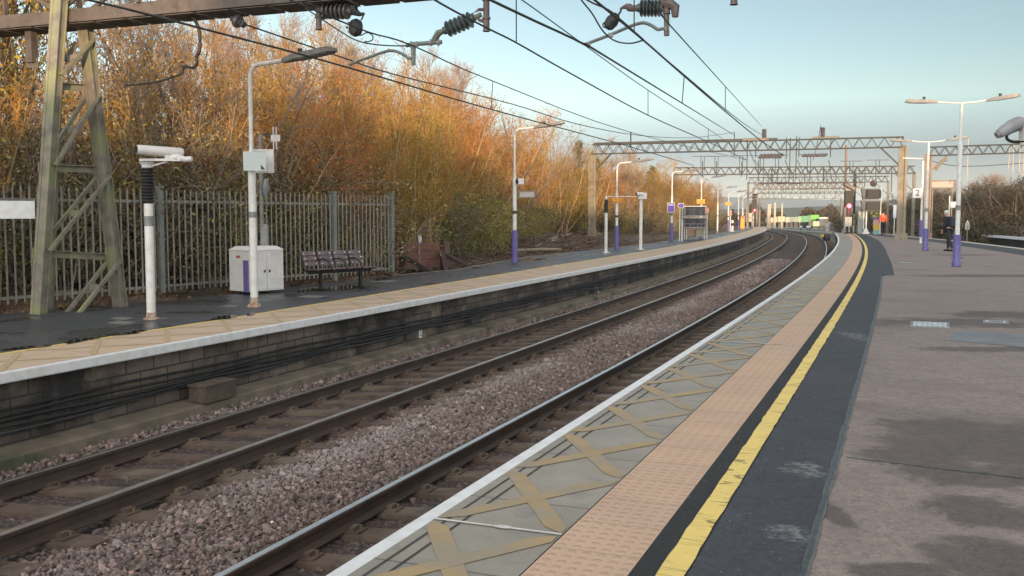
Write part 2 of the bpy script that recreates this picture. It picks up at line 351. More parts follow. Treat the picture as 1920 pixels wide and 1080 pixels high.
def barkmat(name, a, bb):
    m, nt, b = nmat(name); N = NB(nt); oi = N.n('ShaderNodeObjectInfo'); p = N.n('ShaderNodeTexCoord').outputs['Object']
    c = N.mix(N.ramp(N.noise(p, 3, 4), .3, .7), a, bb); hs = N.n('ShaderNodeHueSaturation'); N.l(c, hs.inputs['Color'])
    N.l(N.ramp(oi.outputs['Random'], 0, 1, .484, .528), hs.inputs['Hue']); N.l(N.ramp(N.math('FRACT', N.math('MULTIPLY', oi.outputs['Random'], 5.7)), 0, 1, 1.3, .7), hs.inputs['Value']); N.l(hs.outputs[0], b.inputs['Base Color']); b.inputs['Roughness'].default_value = .85; return m
BARK_O = barkmat('bark_orange', (.36, .25, .13), (.27, .18, .095)); BARK_Y = barkmat('bark_olive', (.34, .26, .12), (.22, .18, .10))
BARK_G = barkmat('bark_greybrown', (.22, .17, .14), (.17, .135, .115)); TWIG_O = barkmat('twig_orange', (.46, .225, .068), (.36, .165, .055)); TWIG_G = barkmat('twig_grey', (.36, .27, .225), (.29, .215, .18))
exec_parts = []
# ================================================================ world + sun
SUN_AZ = 8.      # degrees to the right of straight behind the camera
SUN_EL = 4.2
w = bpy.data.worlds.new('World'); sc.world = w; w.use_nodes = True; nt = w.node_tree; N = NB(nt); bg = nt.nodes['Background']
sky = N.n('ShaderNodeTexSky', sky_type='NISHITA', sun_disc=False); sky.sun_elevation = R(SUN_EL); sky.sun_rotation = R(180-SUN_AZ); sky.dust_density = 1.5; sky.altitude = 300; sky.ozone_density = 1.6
tc = N.n('ShaderNodeTexCoord'); o = N.sep(tc.outputs['Generated'])
el = N.math('MAXIMUM', o[2], 0)
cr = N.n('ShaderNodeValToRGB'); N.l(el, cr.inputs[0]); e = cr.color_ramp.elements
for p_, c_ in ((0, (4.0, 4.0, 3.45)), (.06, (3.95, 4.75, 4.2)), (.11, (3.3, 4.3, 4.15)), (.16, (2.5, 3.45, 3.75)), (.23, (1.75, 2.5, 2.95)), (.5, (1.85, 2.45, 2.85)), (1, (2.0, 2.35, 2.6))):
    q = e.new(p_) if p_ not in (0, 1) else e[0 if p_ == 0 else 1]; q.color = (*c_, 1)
# added gain brightens and warms the sky round the low sun, lifting the ambient
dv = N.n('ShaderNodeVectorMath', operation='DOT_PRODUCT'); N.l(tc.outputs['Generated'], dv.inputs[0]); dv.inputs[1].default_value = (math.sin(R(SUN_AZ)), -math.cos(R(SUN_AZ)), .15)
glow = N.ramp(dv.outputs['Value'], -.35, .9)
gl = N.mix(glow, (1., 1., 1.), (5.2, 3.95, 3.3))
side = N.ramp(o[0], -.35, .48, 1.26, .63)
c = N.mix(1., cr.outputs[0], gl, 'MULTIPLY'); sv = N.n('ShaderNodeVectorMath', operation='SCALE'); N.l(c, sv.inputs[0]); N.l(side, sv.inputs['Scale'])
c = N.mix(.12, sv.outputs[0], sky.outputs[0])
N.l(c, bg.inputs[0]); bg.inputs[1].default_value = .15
sl_ = bpy.data.lights.new('sun', 'SUN'); so = bpy.data.objects.new('sun', sl_); COL.objects.link(so)
sl_.energy = 3.0; sl_.angle = R(.5); sl_.color = (1., .70, .42)
so.rotation_euler = (R(90-SUN_EL), 0, R(SUN_AZ)); so.location = (0, -20, 30)
sc.view_settings.view_transform = 'Standard'; sc.view_settings.look = 'None'; sc.view_settings.exposure = .95; sc.view_settings.gamma = 1
sc.cycles.max_bounces = 6; sc.cycles.transparent_max_bounces = 8; sc.cycles.use_adaptive_sampling = True; sc.cycles.adaptive_threshold = .015
try: sc.cycles.use_denoising = True; sc.cycles.denoiser = 'OPENIMAGEDENOISE'
except Exception: pass
# ================================================================ ground and hills
mb = MB(); mb.add([(-4000, -600, -.62), (4000, -600, -.62), (4000, 6000, -.62), (-4000, 6000, -.62)], [(0, 1, 2, 3)])
tag(mb.build('ground', GRASSG), kind='structure')
def hills(name, y0, amp, x0, x1, base, mat, seed):
    r = np.random.default_rng(seed); n = 120; xs = np.linspace(x0, x1, n); h = np.zeros(n)
    for k, a in ((1.3, 1.), (3.1, .5), (7.7, .22), (19, .09), (43, .05)): h += a*np.sin(xs/(x1-x0)*k*6.28+r.uniform(0, 6))
    h = base+amp*(h/2+.2); V = []; Fc = []
    for j, (dy, f) in enumerate(((-260, 0), (-150, .35), (-60, .8), (0, 1), (300, .4), (600, 0))):
        for i in range(n): V.append((xs[i], y0+dy+25*math.sin(i*.7+j), max(-.7, h[i]*f-(.7 if f == 0 else 0))))
    for j in range(5):
        for i in range(n-1): Fc.append((j*n+i, j*n+i+1, (j+1)*n+i+1, (j+1)*n+i))
    tag(MB().add(V, Fc).build(name, mat, smooth=True), kind='structure')
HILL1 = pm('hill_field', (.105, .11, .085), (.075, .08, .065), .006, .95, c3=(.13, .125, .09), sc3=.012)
HILL2 = pm('hill_far_hazed', (.22, .25, .25), (.19, .22, .23), .004, .95)  # distance haze is put into this blue-grey colour
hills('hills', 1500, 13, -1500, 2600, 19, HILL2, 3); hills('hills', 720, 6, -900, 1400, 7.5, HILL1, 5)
# ================================================================ left bank terrain
def bank(s, d): # height of the earth left of the platform
    s = np.asarray(s, float); d = np.asarray(d, float)
    return .80 + .11*np.clip(d-9.5, 0, 22) + .10*np.sin(s*.9+d*.7) + .07*np.sin(s*2.3-d*1.9) - .10*np.clip((s-24)/6, 0, 1)*(d < 30)
def backL(s): return np.interp(s, [-10, 12, 16, 24, 27, 36, 55, 80, 130], [9.4, 9.0, 8.1, 7.7, 7.3, 8.3, 7.4, 7.0, 6.6])
ss = np.arange(-30, 240, 1.0); ds = np.concatenate([[0], np.linspace(.4, 12, 26), np.linspace(14, 60, 10)])
V = []; Fc = []
for s_ in ss:
    dd = backL(s_)-.05+ds; P_ = T(np.full(len(dd), s_), dd, bank(s_, dd)+rng.normal(0, .035, len(dd))); P_[0, 2] = ZL-.25; V.append(P_)
k = len(ds)
Fc = [(i*k+j, i*k+j+1, (i+1)*k+j+1, (i+1)*k+j) for i in range(len(ss)-1) for j in range(k-1)]
tag(MB().add(np.concatenate(V), Fc).build('embankment', EARTH, smooth=True), kind='structure')
mb = MB()   # pale gravel path climbing away through the clearing
pp = [G(1000, 462, .95), G(1045, 453, .95), G(1075, 446, 1.0), G(1100, 443, 1.05), G(1108, 440, 1.1)]
Vp = []; 
for i, p_ in enumerate(pp):
    s_, d_ = inv(p_); w_ = .55
    for q in (-1, 1):
        a = T(s_+q*w_*1.3, d_+q*.2); a[2] = float(bank(*inv(a)))+.07; Vp.append(a)
mb.add(Vp, [(2*i, 2*i+1, 2*i+3, 2*i+2) for i in range(len(pp)-1)]); tag(mb.build('gravel_path', PATHM), kind='structure')
# ================================================================ ballast
SN = np.concatenate([np.arange(-20, 60, 1.), np.arange(60, 260, 2.), [280, 300]])
bed = [(4.3, -.02), (3.75, -.02), (3.5, -.06), (3.2, -.19), (2.55, -.145), (1.95, -.11), (1.6, -.10), (1.3, -.05), (.75, -.068), (.25, -.115), (-.1, -.21), (-.75, -.16), (-1.4, -.12), (-1.9, -.14), (-2.5, -.2)]
mb = MB().sweep(bed, SN); tag(mb.build('track_bed', BALLAST), kind='structure')
bx = np.array([q[0] for q in bed][::-1]); bz = np.array([q[1] for q in bed][::-1])
ph = (1+5**.5)/2
ico = np.array([(-1, ph, 0), (1, ph, 0), (-1, -ph, 0), (1, -ph, 0), (0, -1, ph), (0, 1, ph), (0, -1, -ph), (0, 1, -ph), (ph, 0, -1), (ph, 0, 1), (-ph, 0, -1), (-ph, 0, 1)])/1.902
icf = np.array([(0, 11, 5), (0, 5, 1), (0, 1, 7), (0, 7, 10), (0, 10, 11), (1, 5, 9), (5, 11, 4), (11, 10, 2), (10, 7, 6), (7, 1, 8), (3, 9, 4), (3, 4, 2), (3, 2, 6), (3, 6, 8), (3, 8, 9), (4, 9, 5), (2, 4, 11), (6, 2, 10), (8, 6, 7), (9, 8, 1)])
def rotm(n):
    q = rng.normal(size=(n, 4)); q /= np.linalg.norm(q, axis=1)[:, None]; a, b, c, d = q.T
    return np.stack([np.stack([1-2*(c*c+d*d), 2*(b*c-a*d), 2*(b*d+a*c)], -1), np.stack([2*(b*c+a*d), 1-2*(b*b+d*d), 2*(c*d-a*b)], -1), np.stack([2*(b*d-a*c), 2*(c*d+a*b), 1-2*(b*b+c*c)], -1)], 1)
def stones(s0, s1, d0, d1, dens, size, zoff=.0, dark=0.):
    n = int((s1-s0)*(d1-d0)*dens); s_ = rng.uniform(s0, s1, n); d_ = rng.uniform(d0, d1, n)
    z_ = np.interp(d_, bx, bz)+zoff+rng.uniform(-.012, .022, n)
    sz = size*rng.lognormal(0, .28, n)[:, None]*rng.uniform(.62, 1.15, (n, 3)); 
    v = ico[None]*(1+rng.uniform(-.22, .22, (n, 12, 1)))
    for _ in range(4):
        nn = rng.normal(size=(n, 1, 3)); nn /= np.linalg.norm(nn, axis=2)[:, :, None]; v = v-nn*np.maximum(0, (v*nn).sum(2)-rng.uniform(.25, .6, (n, 1)))[:, :, None]
    v = v*1.18*sz[:, None]; v = np.einsum('nij,nkj->nki', rotm(n), v)+T(s_, d_, z_)[:, None]
    f = icf[None]+(np.arange(n)*12)[:, None, None]
    # colour: pinkish granite with pale grey drifts and darker patches
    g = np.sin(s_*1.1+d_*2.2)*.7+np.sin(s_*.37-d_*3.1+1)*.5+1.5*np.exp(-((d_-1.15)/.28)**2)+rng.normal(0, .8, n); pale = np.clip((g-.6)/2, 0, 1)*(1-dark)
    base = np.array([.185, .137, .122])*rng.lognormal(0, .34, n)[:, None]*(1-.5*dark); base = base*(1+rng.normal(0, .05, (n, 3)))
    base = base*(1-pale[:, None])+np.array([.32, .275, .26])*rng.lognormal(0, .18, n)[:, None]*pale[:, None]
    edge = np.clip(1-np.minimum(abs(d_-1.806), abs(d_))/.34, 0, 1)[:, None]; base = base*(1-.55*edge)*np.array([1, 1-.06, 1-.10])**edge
    return v.reshape(-1, 3), f.reshape(-1, 3), np.repeat(np.c_[base, np.ones(n)], 12, 0)
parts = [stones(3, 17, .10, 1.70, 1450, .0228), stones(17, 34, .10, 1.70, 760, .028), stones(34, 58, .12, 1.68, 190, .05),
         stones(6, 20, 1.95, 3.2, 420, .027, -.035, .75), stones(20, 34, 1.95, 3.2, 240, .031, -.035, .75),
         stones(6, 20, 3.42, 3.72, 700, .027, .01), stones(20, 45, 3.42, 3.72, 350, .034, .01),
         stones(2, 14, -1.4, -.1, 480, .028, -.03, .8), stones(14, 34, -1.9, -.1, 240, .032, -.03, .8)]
off = 0; Vs = []; Fs = []; Cs = []
for v, f, c in parts: Vs.append(v); Fs.append(f+off); Cs.append(c); off += len(v)
tag(link('ballast', flat(fastmesh('ballast', np.concatenate(Vs), np.concatenate(Fs), STONE, np.concatenate(Cs)))), 'loose pinkish grey track ballast stones', 'ballast', kind='stuff')
# ================================================================ tracks
def rail_prof(d, z):
    p = [(-.07, -.16), (-.07, -.148), (-.012, -.125), (-.009, -.05), (-.035, -.038), (-.036, -.010), (-.028, -.001), (.028, -.001), (.036, -.010), (.035, -.038), (.009, -.05), (.012, -.125), (.07, -.148), (.07, -.16)]
    return [(d-a, z+b) for a, b in p]
slp = MB(); slp.box((0, 0, -.24), (2.5, .25, .13))
for x in (-.7525, .7525):
    slp.box((x, 0, -.167), (.36, .17, .02)); 
    for q in (-1, 1): slp.box((x+q*.105, 0, -.145), (.05, .10, .045)); slp.cyl((x+q*.15, .03, -.16), (x+q*.15, .03, -.125), .018, 6)
slme = slp.build('sleeper', SLEEPER); 
def track(label, dl, zl, dr, zr, s0, tops, first):
    c = T(30, (dl+dr)/2, 0); t = thing('railway_track', (0, 0, 0), label, 'railway track', 'railway tracks through the station')
    for d_, z_, tp in ((dl, zl, tops[0]), (dr, zr, tops[1])):
        r = MB().sweep(rail_prof(d_, z_), SN, True).build('rail', RAILM, t, True)
        MB().sweep([(d_+.030, z_-.004), (d_+.027, z_+.002), (d_-.027, z_+.002), (d_-.030, z_-.004)], SN).build('running_surface', tp, r, True)
    k = 0; far = MB()
    for i in range(230):
        s_ = s0+i*.66+rng.normal(0, .012); p_ = T(s_, (dl+dr)/2, (zl+zr)/2)
        if k < 100:
            o = slme if (first and k == 0) else slme.copy()
            if o is not slme: COL.objects.link(o)
            o.parent = t; o.location = p_; o.rotation_euler = (0, -.07, yaw(s_)); k += 1
        else: far.box(p_+np.array([0, 0, -.24]), (2.5, .25, .13), yaw(s_))
    tag(far.build('sleepers', SLEEPER, t), kind='stuff')
track('nearer railway track whose bright polished left rail runs beside the right platform', 0, 0, -1.505, .105, 2, (RAILTOP, RAILTOP), True)
track('farther railway track with dull brown rails along the dark left platform wall', 3.311, .018, 1.806, .123, 6, (RAILTOP2, RAILTOP2), False)
# far junction rails crossing beyond the platform end
def farrail(label, pts, z=.02):
    t = thing('railway_track', (0, 0, 0), label, 'railway track', 'railway tracks through the station')
    P_ = np.array([G(u, v, z) for u, v in pts]); 
    tt = np.linspace(0, 1, 40); idx = np.linspace(0, 1, len(P_)); C_ = np.stack([np.interp(tt, idx, P_[:, i]) for i in range(3)], -1)
    n_ = np.gradient(C_, axis=0)[:, [1, 0, 2]]*np.array([-1, 1, 0]); n_ /= np.linalg.norm(n_, axis=1)[:, None]+1e-9
    for q in (-.75, .75):
        mb = MB(); c = C_+n_*q; mb.tube(c, .05, 4); mb.build('rail', RAILTOP2, t)
farrail('distant rails joining from the right beyond the end of the right platform', [(1566, 437), (1530, 434.5), (1490, 431.5), (1450, 428)])
farrail('farthest distant rails curving left in front of the containers', [(1580, 431), (1520, 429), (1470, 427), (1425, 425.5)])
# ================================================================ right platform
def seamR(s): return np.interp(s, [0, 13, 20, 26.3, 26.4, 40, 60, 72, 84], [-3.92, -3.94, -3.94, -3.92, -4.2, -4.15, -4.3, -4.2, -4.0])
def backR(s): return np.interp(s, [-20, 30, 48, 60, 70, 78, 84], [-13.5, -11.4, -9.8, -8.5, -6.9, -6.0, -5.2])
SP = np.concatenate([np.arange(-20, 84, 1.), [84]])
plat = MB().sweep([(-2.24, -.5), (-2.24, ZR-.03), (lambda s: backR(s)+.03, ZR-.03), (lambda s: backR(s)+.03, -.6)], SP).build('platform', ASPH_S)
tag(plat, kind='structure')
def strip(name, mat, d0, d1, z, s=SP, par=plat, wob=0.):
    s = np.asarray(s); 
    if wob: s = np.arange(s[0], s[-1], .12)
    w1 = rng.normal(0, wob, len(s)) if wob else 0; w2 = rng.normal(0, wob, len(s)) if wob else 0
    f0 = (lambda q: (d0(q) if callable(d0) else d0)+w1); f1 = (lambda q: (d1(q) if callable(d1) else d1)+w2)
    return MB().sweep([(f0, z), (f1, z)], s).build(name, mat, par)
mb = MB().sweep([(-2.20, ZR-.13), (-2.158, ZR-.12), (-2.156, ZR-.014), (-2.163, ZR-.004), (-2.176, ZR), (-2.247, ZR)], np.concatenate([np.arange(-20, 84, .33), [84]])); mb.build('white_edge', WHITE, plat)
strip('coping', COPING, -2.247, -2.88, ZR)
for d_ in (-2.31, -2.385): strip('groove', pm('groove_dark', (.045, .04, .036), (.06, .055, .05), 8, .9), d_+.0065, d_-.0065, ZR+.0025, np.arange(-20, 24, 1.))
strip('tactile_paving', TACTILE, -2.886, -3.28, ZR)
strip('asphalt_border', ASPH_S, -3.28, -3.52, ZR)
strip('yellow_line', YELLOW, -3.385, -3.49, ZR+.004, np.arange(-20, 84, .5), wob=.0025)
strip('asphalt_trench', ASPH_D, -3.50, seamR, ZR+.002, np.arange(-20, 84, .1))
strip('asphalt_walkway', ASPH_B, lambda s: seamR(s)-.0, lambda s: backR(s)+1.9, ZR)
sealm = pm('seam_sealant', (.028, .034, .038), (.05, .056, .06), 14, .45); fringe = pm('seam_fringe', (.125, .13, .13), (.085, .09, .095), 9, .75)
strip('seam_fringe', fringe, lambda s: seamR(s)+.018, lambda s: seamR(s)-.022, ZR+.004, np.arange(-20, 26.2, .1), wob=.004)
strip('seam', sealm, lambda s: seamR(s)+.011, lambda s: seamR(s)-.007, ZR+.006, np.arange(-20, 26.2, .1), wob=.002)
strip('asphalt_back', ASPH_D, lambda s: backR(s)+1.9, lambda s: backR(s)+.42, ZR)
strip('back_edge', pm('edge_beige', (.52, .45, .37), (.42, .37, .31), 2, .7), lambda s: backR(s)+.42, backR, ZR)
# hatch crosses on the slabs
def hatch_cross(sa, sb, da, db, wd, mb, z):
    for (s1, d1, s2, d2) in ((sa, da, sb, db), (sb, da, sa, db)):
        n = 6; L = math.hypot(s2-s1, d2-d1); ts = wd*L/abs(d2-d1)/2  # half width measured along s
        sg = 1 if s2 > s1 else -1
        row = []
        for i in range(n+1):
            t = i/n; d_ = d1+(d2-d1)*t; s_ = s1+(s2-s1)*t; row.append((np.clip(s_-ts, sa, sb), np.clip(s_+ts, sa, sb), d_))
        zz = z+(.0007 if sg > 0 else 0); V = [T(q[k], q[2], zz) for q in row for k in (0, 1)]
        mb.add(V, [(2*i, 2*i+1, 2*i+3, 2*i+2) for i in range(n)] if True else [])
mbh = MB(); mbw = MB(); s00 = inv(G(1054, 1004, ZR))[0]
for i in range(-6, 12):
    sa = s00+i*.99+.02; hatch_cross(sa, sa+.95, -2.262, -2.87, .10, mbh, ZR+.003)
mbh.build('hatch_marking', HATCH, plat); mbh = MB()
for i in range(12, 20): sa = s00+i*.99+.02; hatch_cross(sa, sa+.95, -2.3, -2.87, .08, mbh, ZR+.003)
mbh.build('hatch_marking', HATCHL, plat)
def joint(s_, d0, d1, w_=.011): mbw.add([T(s_-w_, d0, ZR+.006), T(s_+w_, d0, ZR+.006), T(s_+w_, d1, ZR+.006), T(s_-w_, d1, ZR+.006)], [(0, 1, 2, 3)])
joint(s00, -2.245, -2.88); q = inv(G(1413, 666, ZR))[0]; joint(q, -2.245, -2.88, .012); q = inv(G(1436, 645, ZR))[0]; joint(q, -2.3, -3.28, .016)
bl = [T(s00+.02*a, -2.60+.045*b, ZR+.007) for a, b in ((-1, -.6), (0, -1), (1, -.5), (1.2, .4), (.3, 1.1), (-.9, .8), (-1.2, 0))]; mbw.add(bl, [tuple(range(7))[::-1]])
mbw.build('white_joint', WJOINT, plat)
# bitumen joint line across the walkway, pale stain
mb = MB(); 
a, b_ = inv(G(1585, 858, ZR)), inv(G(1920, 898, ZR)); n = 30
pts = [T(a[0]+(b_[0]-a[0])*i/n+rng.normal(0, .006), a[1]+(b_[1]-a[1])*i/n, ZR+.004) for i in range(n+1)]
mb.add([p_+np.array([0, q*.008, 0]) for p_ in pts for q in (-1, 1)], [(2*i, 2*i+1, 2*i+3, 2*i+2) for i in range(n)]); mb.build('walkway_joint', sealm, plat)
mb = MB(); rp = [G(u, v, ZR+.0035) for u, v in ((1772, 637), (1930, 652), (1930, 627), (1800, 620))]; mb.add(rp, [(0, 1, 2, 3)]); mb.build('repair_patch', pm('patch_bluegrey', (.165, .17, .185), (.125, .13, .14), 3, .5, bump=.3, bsc=90), plat)
# manhole covers set in the walkway
def manhole(label, u0, v0, u1, v1, hgt, mat):
    a, b_ = G(u0, v0, ZR+.006), G(u1, v1, ZR+.006); c_ = (a+b_)/2; L = np.linalg.norm(b_-a); rz = math.atan2(b_[1]-a[1], b_[0]-a[0])
    t = thing('manhole_cover', c_, label, 'manhole cover', 'covers in the platform walkway', rz)
    f = MB(); w_ = .03
    for s_ in (-1, 1): f.box((s_*(L/2-w_/2), 0, 0), (w_, hgt, .012)); f.box((0, s_*(hgt/2-w_/2), 0), (L-2*w_, w_, .012))
    f.build('frame', GREYM, t); MB().box((0, 0, -.001), (L-2*w_-.006, hgt-2*w_-.006, .010)).build('plate', mat, t)
    g = MB()
    for i in range(6):
        for j in range(3): g.box((-L/2+.08+(L-.16)*i/5, -hgt/2+.09+(hgt-.18)*j/2, .005), (.026, .012, .003), rz=.7 if (i+j) % 2 else -.7)
    g.build('tread', DARKM if mat is not DARKM else GREYM, t)
PLATEW = pm('cover_plate', (.62, .65, .67), (.42, .45, .47), 14, .4, .3)
manhole('pale steel manhole cover with speckled plate in wet brown asphalt', 1707, 607, 1781, 610, .66, PLATEW)
manhole('thin light grey cover to the right of the speckled manhole cover', 1843, 602, 1891, 604, .30, PLATEW)
manhole('narrow white drain cover beyond the end of the dark asphalt patch', 1683, 492, 1714, 493.5, .35, PLATEW)
# ================================================================ left platform
SLp = np.concatenate([np.arange(-20, 70, 1.), np.arange(70, 130, 2.), [130]])
def yl(s): return np.interp(s, [0, 14, 20, 30, 60, 130], [5.04, 5.06, 5.25, 5.4, 5.4, 5.3])
pl = MB().sweep([(4.10, -.1), (4.10, ZL-.10)], SLp).build('platform', BRICK); tag(pl, kind='structure')
mb = MB().sweep([(4.12, ZL-.115), (3.955, ZL-.112), (3.948, ZL-.10), (3.95, ZL-.012), (3.957, ZL-.003), (3.97, ZL), (4.005, ZL)], np.concatenate([np.arange(-20, 129, .5), [130]])); mb.build('white_edge', WHITE, pl)
strip('pavers', LPAVER, 4.005, yl, ZL, SLp, pl)
strip('yellow_line', YELLOW, lambda s: yl(s)+.005, lambda s: yl(s)+.085, ZL, SLp, pl)
strip('asphalt', ASPH_L, lambda s: yl(s)+.085, backL, ZL, SLp, pl)
strip('back_edging', pm('edging_concrete', (.33, .31, .28), (.26, .24, .21), 3, .8), lambda s: backL(s)-.01, lambda s: backL(s)+.09, ZL+.006, np.arange(24, 130, 1.), pl)
mbh = MB()
for i in range(46):
    sa = 4+i*1.2; y_ = float(yl(sa)); hatch_cross(sa, sa+1.15, 4.03, y_-.02, .07, mbh, ZL+.003)
mbh.build('hatch_marking', HATCHL, pl)
MB().sweep([(4.10, .12), (3.74, .11), (3.70, .09), (3.66, -.1)], np.concatenate([np.arange(-20, 60, .5), np.arange(60, 130, 2.)])).build('ledge', LEDGE, pl)
PATCH = pm('asphalt_patch', (.17, .165, .155), (.13, .13, .125), 4, .8)
mb = MB()
for u, v, a, b_ in ((625, 960-0, 0, 0),):
    pass
for (u, v, du, dv) in ((228, 597, 24, 3), (228, 605, 30, 4), (300, 597, 20, 2), (432, 574, 22, 3), (585, 556, 32, 3), (720, 527, 30, 3), (1063, 485, 14, 1.6), (1076, 490, 12, 1.4), (1143, 476, 8, 1)):
    mb.add([G(u-du, v+dv*.4, ZL+.004), G(u+du*.3, v+dv, ZL+.004), G(u+du, v-dv*.4, ZL+.004), G(u-du*.3, v-dv, ZL+.004)], [(0, 1, 2, 3)])
mb.build('repair_patch', PATCH, pl)
m, nt_, b = nmat('puddle_water'); b.inputs['Base Color'].default_value = (.012, .013, .015, 1); b.inputs['Roughness'].default_value = .03; b.inputs['IOR'].default_value = 1.33; WATER = m
def puddle(pts, seed):
    r = np.random.default_rng(seed); c_ = np.mean(pts, 0); out = []
    for i in range(len(pts)):
        a, b_ = np.array(pts[i]), np.array(pts[(i+1) % len(pts)])
        for t in (0, .33, .66): q = a+(b_-a)*t; out.append(c_+(q-c_)*r.uniform(.85, 1.12))
    P_ = [G(u, v, ZL+.0065) for u, v in out]; tag(MB().add(P_, [tuple(range(len(P_)))[::-1]]).build('puddle', WATER), kind='structure')
for i, q in enumerate(([(0, 657), (90, 650), (95, 645), (40, 650), (0, 655)], [(125, 645), (185, 634), (190, 630), (140, 636), (120, 641)], [(187, 631), (240, 627), (268, 623), (235, 622), (200, 626)], [(243, 624), (276, 620), (270, 618), (248, 620)],
                       [(385, 602), (445, 595), (443, 590), (410, 593)], [(462, 592), (478, 590), (478, 586), (464, 588)], [(560, 548), (660, 542), (670, 535), (600, 537), (565, 540)], [(700, 527), (735, 524), (730, 521), (705, 523)], [(1000, 489), (1025, 485), (1020, 484), (1003, 486)])): puddle(q, i)
# cables along the wall, lineside boxes
for i, (z_, lab) in enumerate(((.50, 'topmost of the black cables clipped along the dark left platform wall'), (.455, 'second black cable from the top along the left platform wall'), (.41, 'middle black cable sagging along the left platform wall'), (.365, 'fourth black cable from the top along the left platform wall'), (.31, 'lowest grey black cable sagging furthest on the left platform wall'))):
    s_ = np.arange(-5, 70, .4); sag = .035*np.abs(np.sin(s_*.9+i*.6))*(.6+.2*i)
    p_ = T(s_, 4.055-.012*(i % 2), z_-sag+.02*np.sin(s_*.21+i)); tag(MB().tube(p_, .017, 6).build('wall_cable', BLACK if i < 4 else DARKM, None, True), lab, 'cable', 'cables along the platform wall')
def lineside(name, u, v, z, sz, label, cat, mat, extra=None):
    p_ = G(u, v, z); s_ = inv(p_)[0]; t = thing(name, p_, label, cat, None, yaw(s_)); 
    b = MB().box((0, 0, sz[2]/2), sz); 
    b.build('casing', mat, t); MB().box((0, 0, sz[2]+.012), (sz[0]+.03, sz[1]+.03, .024)).build('lid', mat, t); return t
lineside('concrete_block', 400, 748, .12, (.26, .60, .20), 'mossy concrete block on the ledge under the left platform wall', 'concrete block', pm('block_brown', (.10, .075, .06), (.07, .055, .045), 7, .9, bump=.4, bsc=30, c3=(.15, .125, .09), sc3=3))
lineside('junction_box', 1163, 540, -.05, (.25, .3, .22), 'brown trackside junction box standing beside the far track', 'junction box', pm('box_brown', (.13, .08, .07), (.10, .06, .055), 5, .7))
def marker(label, u, v, h, w_, z, d_):
    p_ = G(u, v, z); s_ = inv(p_)[0]; p_ = T(s_, d_, z); t = thing('marker_plate', p_, label, 'marker plate', 'white markers along the left wall', yaw(s_))
    MB().box((0, 0, h/2), (.02, w_, h)).build('plate', WHITE, t); k = MB()
    for zz, hh in ((.75, .12), (.5, .06), (.25, .1)): k.box((.0125, 0, h*zz), (.004, w_*.5, h*hh))
    k.build('marking', DARKM, t)
marker('white marker plate with dark marks at the foot of the left platform wall', 796, 634, .19, .10, .14, 4.08)
marker('small white marker post farther along the left platform wall', 1085, 556, .17, .06, .0, 3.95)
# ================================================================ overhead line structures
def Z3(u, v, Y): return D(u, v, Y)
# --- near gantry: lattice tower on the left, box boom over the tracks
BD = np.array([.93, -.36, 0.]); BD /= np.linalg.norm(BD); AL = np.array([.36, .93, 0.]); AL /= np.linalg.norm(AL)
TB = np.array([-6.98, 15.85, 0.])
def onplane(u, v, extra=0.):   # point of the boom's vertical plane seen at a pixel
    d = ray(u, v); n = AL; t = ((TB+AL*extra)@n)/(d@n); return np.array([0, 0, CZ])+d*t
gan = thing('overhead_line_gantry', (TB[0], TB[1], ZL), 'nearest rusty green lattice gantry whose tower stands in front of the palisade fence', 'gantry', 'overhead line gantries')
O0 = np.array([TB[0], TB[1], ZL])
def loc(p): return np.asarray(p, float)-O0
BZ = 5.42   # underside of the boom
def seg(mb, a, b, w_, h_, up=AL): mb.beam(loc(a), loc(b), w_, h_, 0, up)
legs = []
footL, footR = G(72, 592, ZL-.03), G(226, 578, ZL-.03)
topL, topR = onplane(108, 55), onplane(160, 62)
topL = np.array([*(TB[:2]-AL[:2]*.30), BZ+.1]); topR = np.array([*(TB[:2]+AL[:2]*.20), BZ+.0])
topL = D(108, 55, 15.45); topR = D(161, 62, 16.0)
def leg(a, b, ext):
    a = np.array(a); b = np.array(b); dr = (b-a)/np.linalg.norm(b-a); b2 = b+dr*ext; mb = MB(); side = BD
    for q in (-1, 1):   # two flanged channels back to back with battens
        o_ = side*q*.058
        seg(mb, a+o_, b2+o_, .016, .15, AL); seg(mb, a+o_+side*q*.022-AL*.068, b2+o_+side*q*.022-AL*.068, .045, .014, AL); seg(mb, a+o_+side*q*.022+AL*.068, b2+o_+side*q*.022+AL*.068, .045, .014, AL)
    L = np.linalg.norm(b-a)
    seg(mb, a-AL*.060, b2-AL*.060, .10, .012, AL)
    mb.build('leg', GANTRY, gan)
leg(footL, topL, 1.6); leg(footR, topR, .2)
fb = G(88, 582, ZL-.03); mb = MB(); seg(mb, fb, topL+BD*-.25+AL*.25, .10, .10); seg(mb, fb+AL*.05, topL+BD*-.25+AL*.3, .02, .16); mb.build('leg', GANTRY, gan)
def lerp(a, b, v):  # point on a leg at a pixel row (by height)
    lo, hi = 0., 1.
    for _ in range(40):
        md = (lo+hi)/2; p = a+(b-a)*md; rel = p-np.array([0, 0, CZ]); c_, s_ = math.cos(PITCH), math.sin(PITCH)
        f_ = rel[1]*c_-rel[2]*s_; u_ = rel[1]*s_+rel[2]*c_; vv = 540-F*u_/f_
        if vv > v: lo = md
        else: hi = md
    return p
for (v1, v2) in ((475, 482), (314, 318), (160, 164)):
    a, b = lerp(footL, topL, v1)-BD*.12, lerp(footR, topR, v2)-BD*.12; mb = MB(); seg(mb, a, b, .012, .11, (0, 0, 1)); seg(mb, a+BD*.03+np.array([0, 0, .05]), b+BD*.03+np.array([0, 0, .05]), .07, .012, (0, 0, 1)); mb.build('cross_bar', GANTRY, gan)
fp = G(135, 588, ZL-.02)
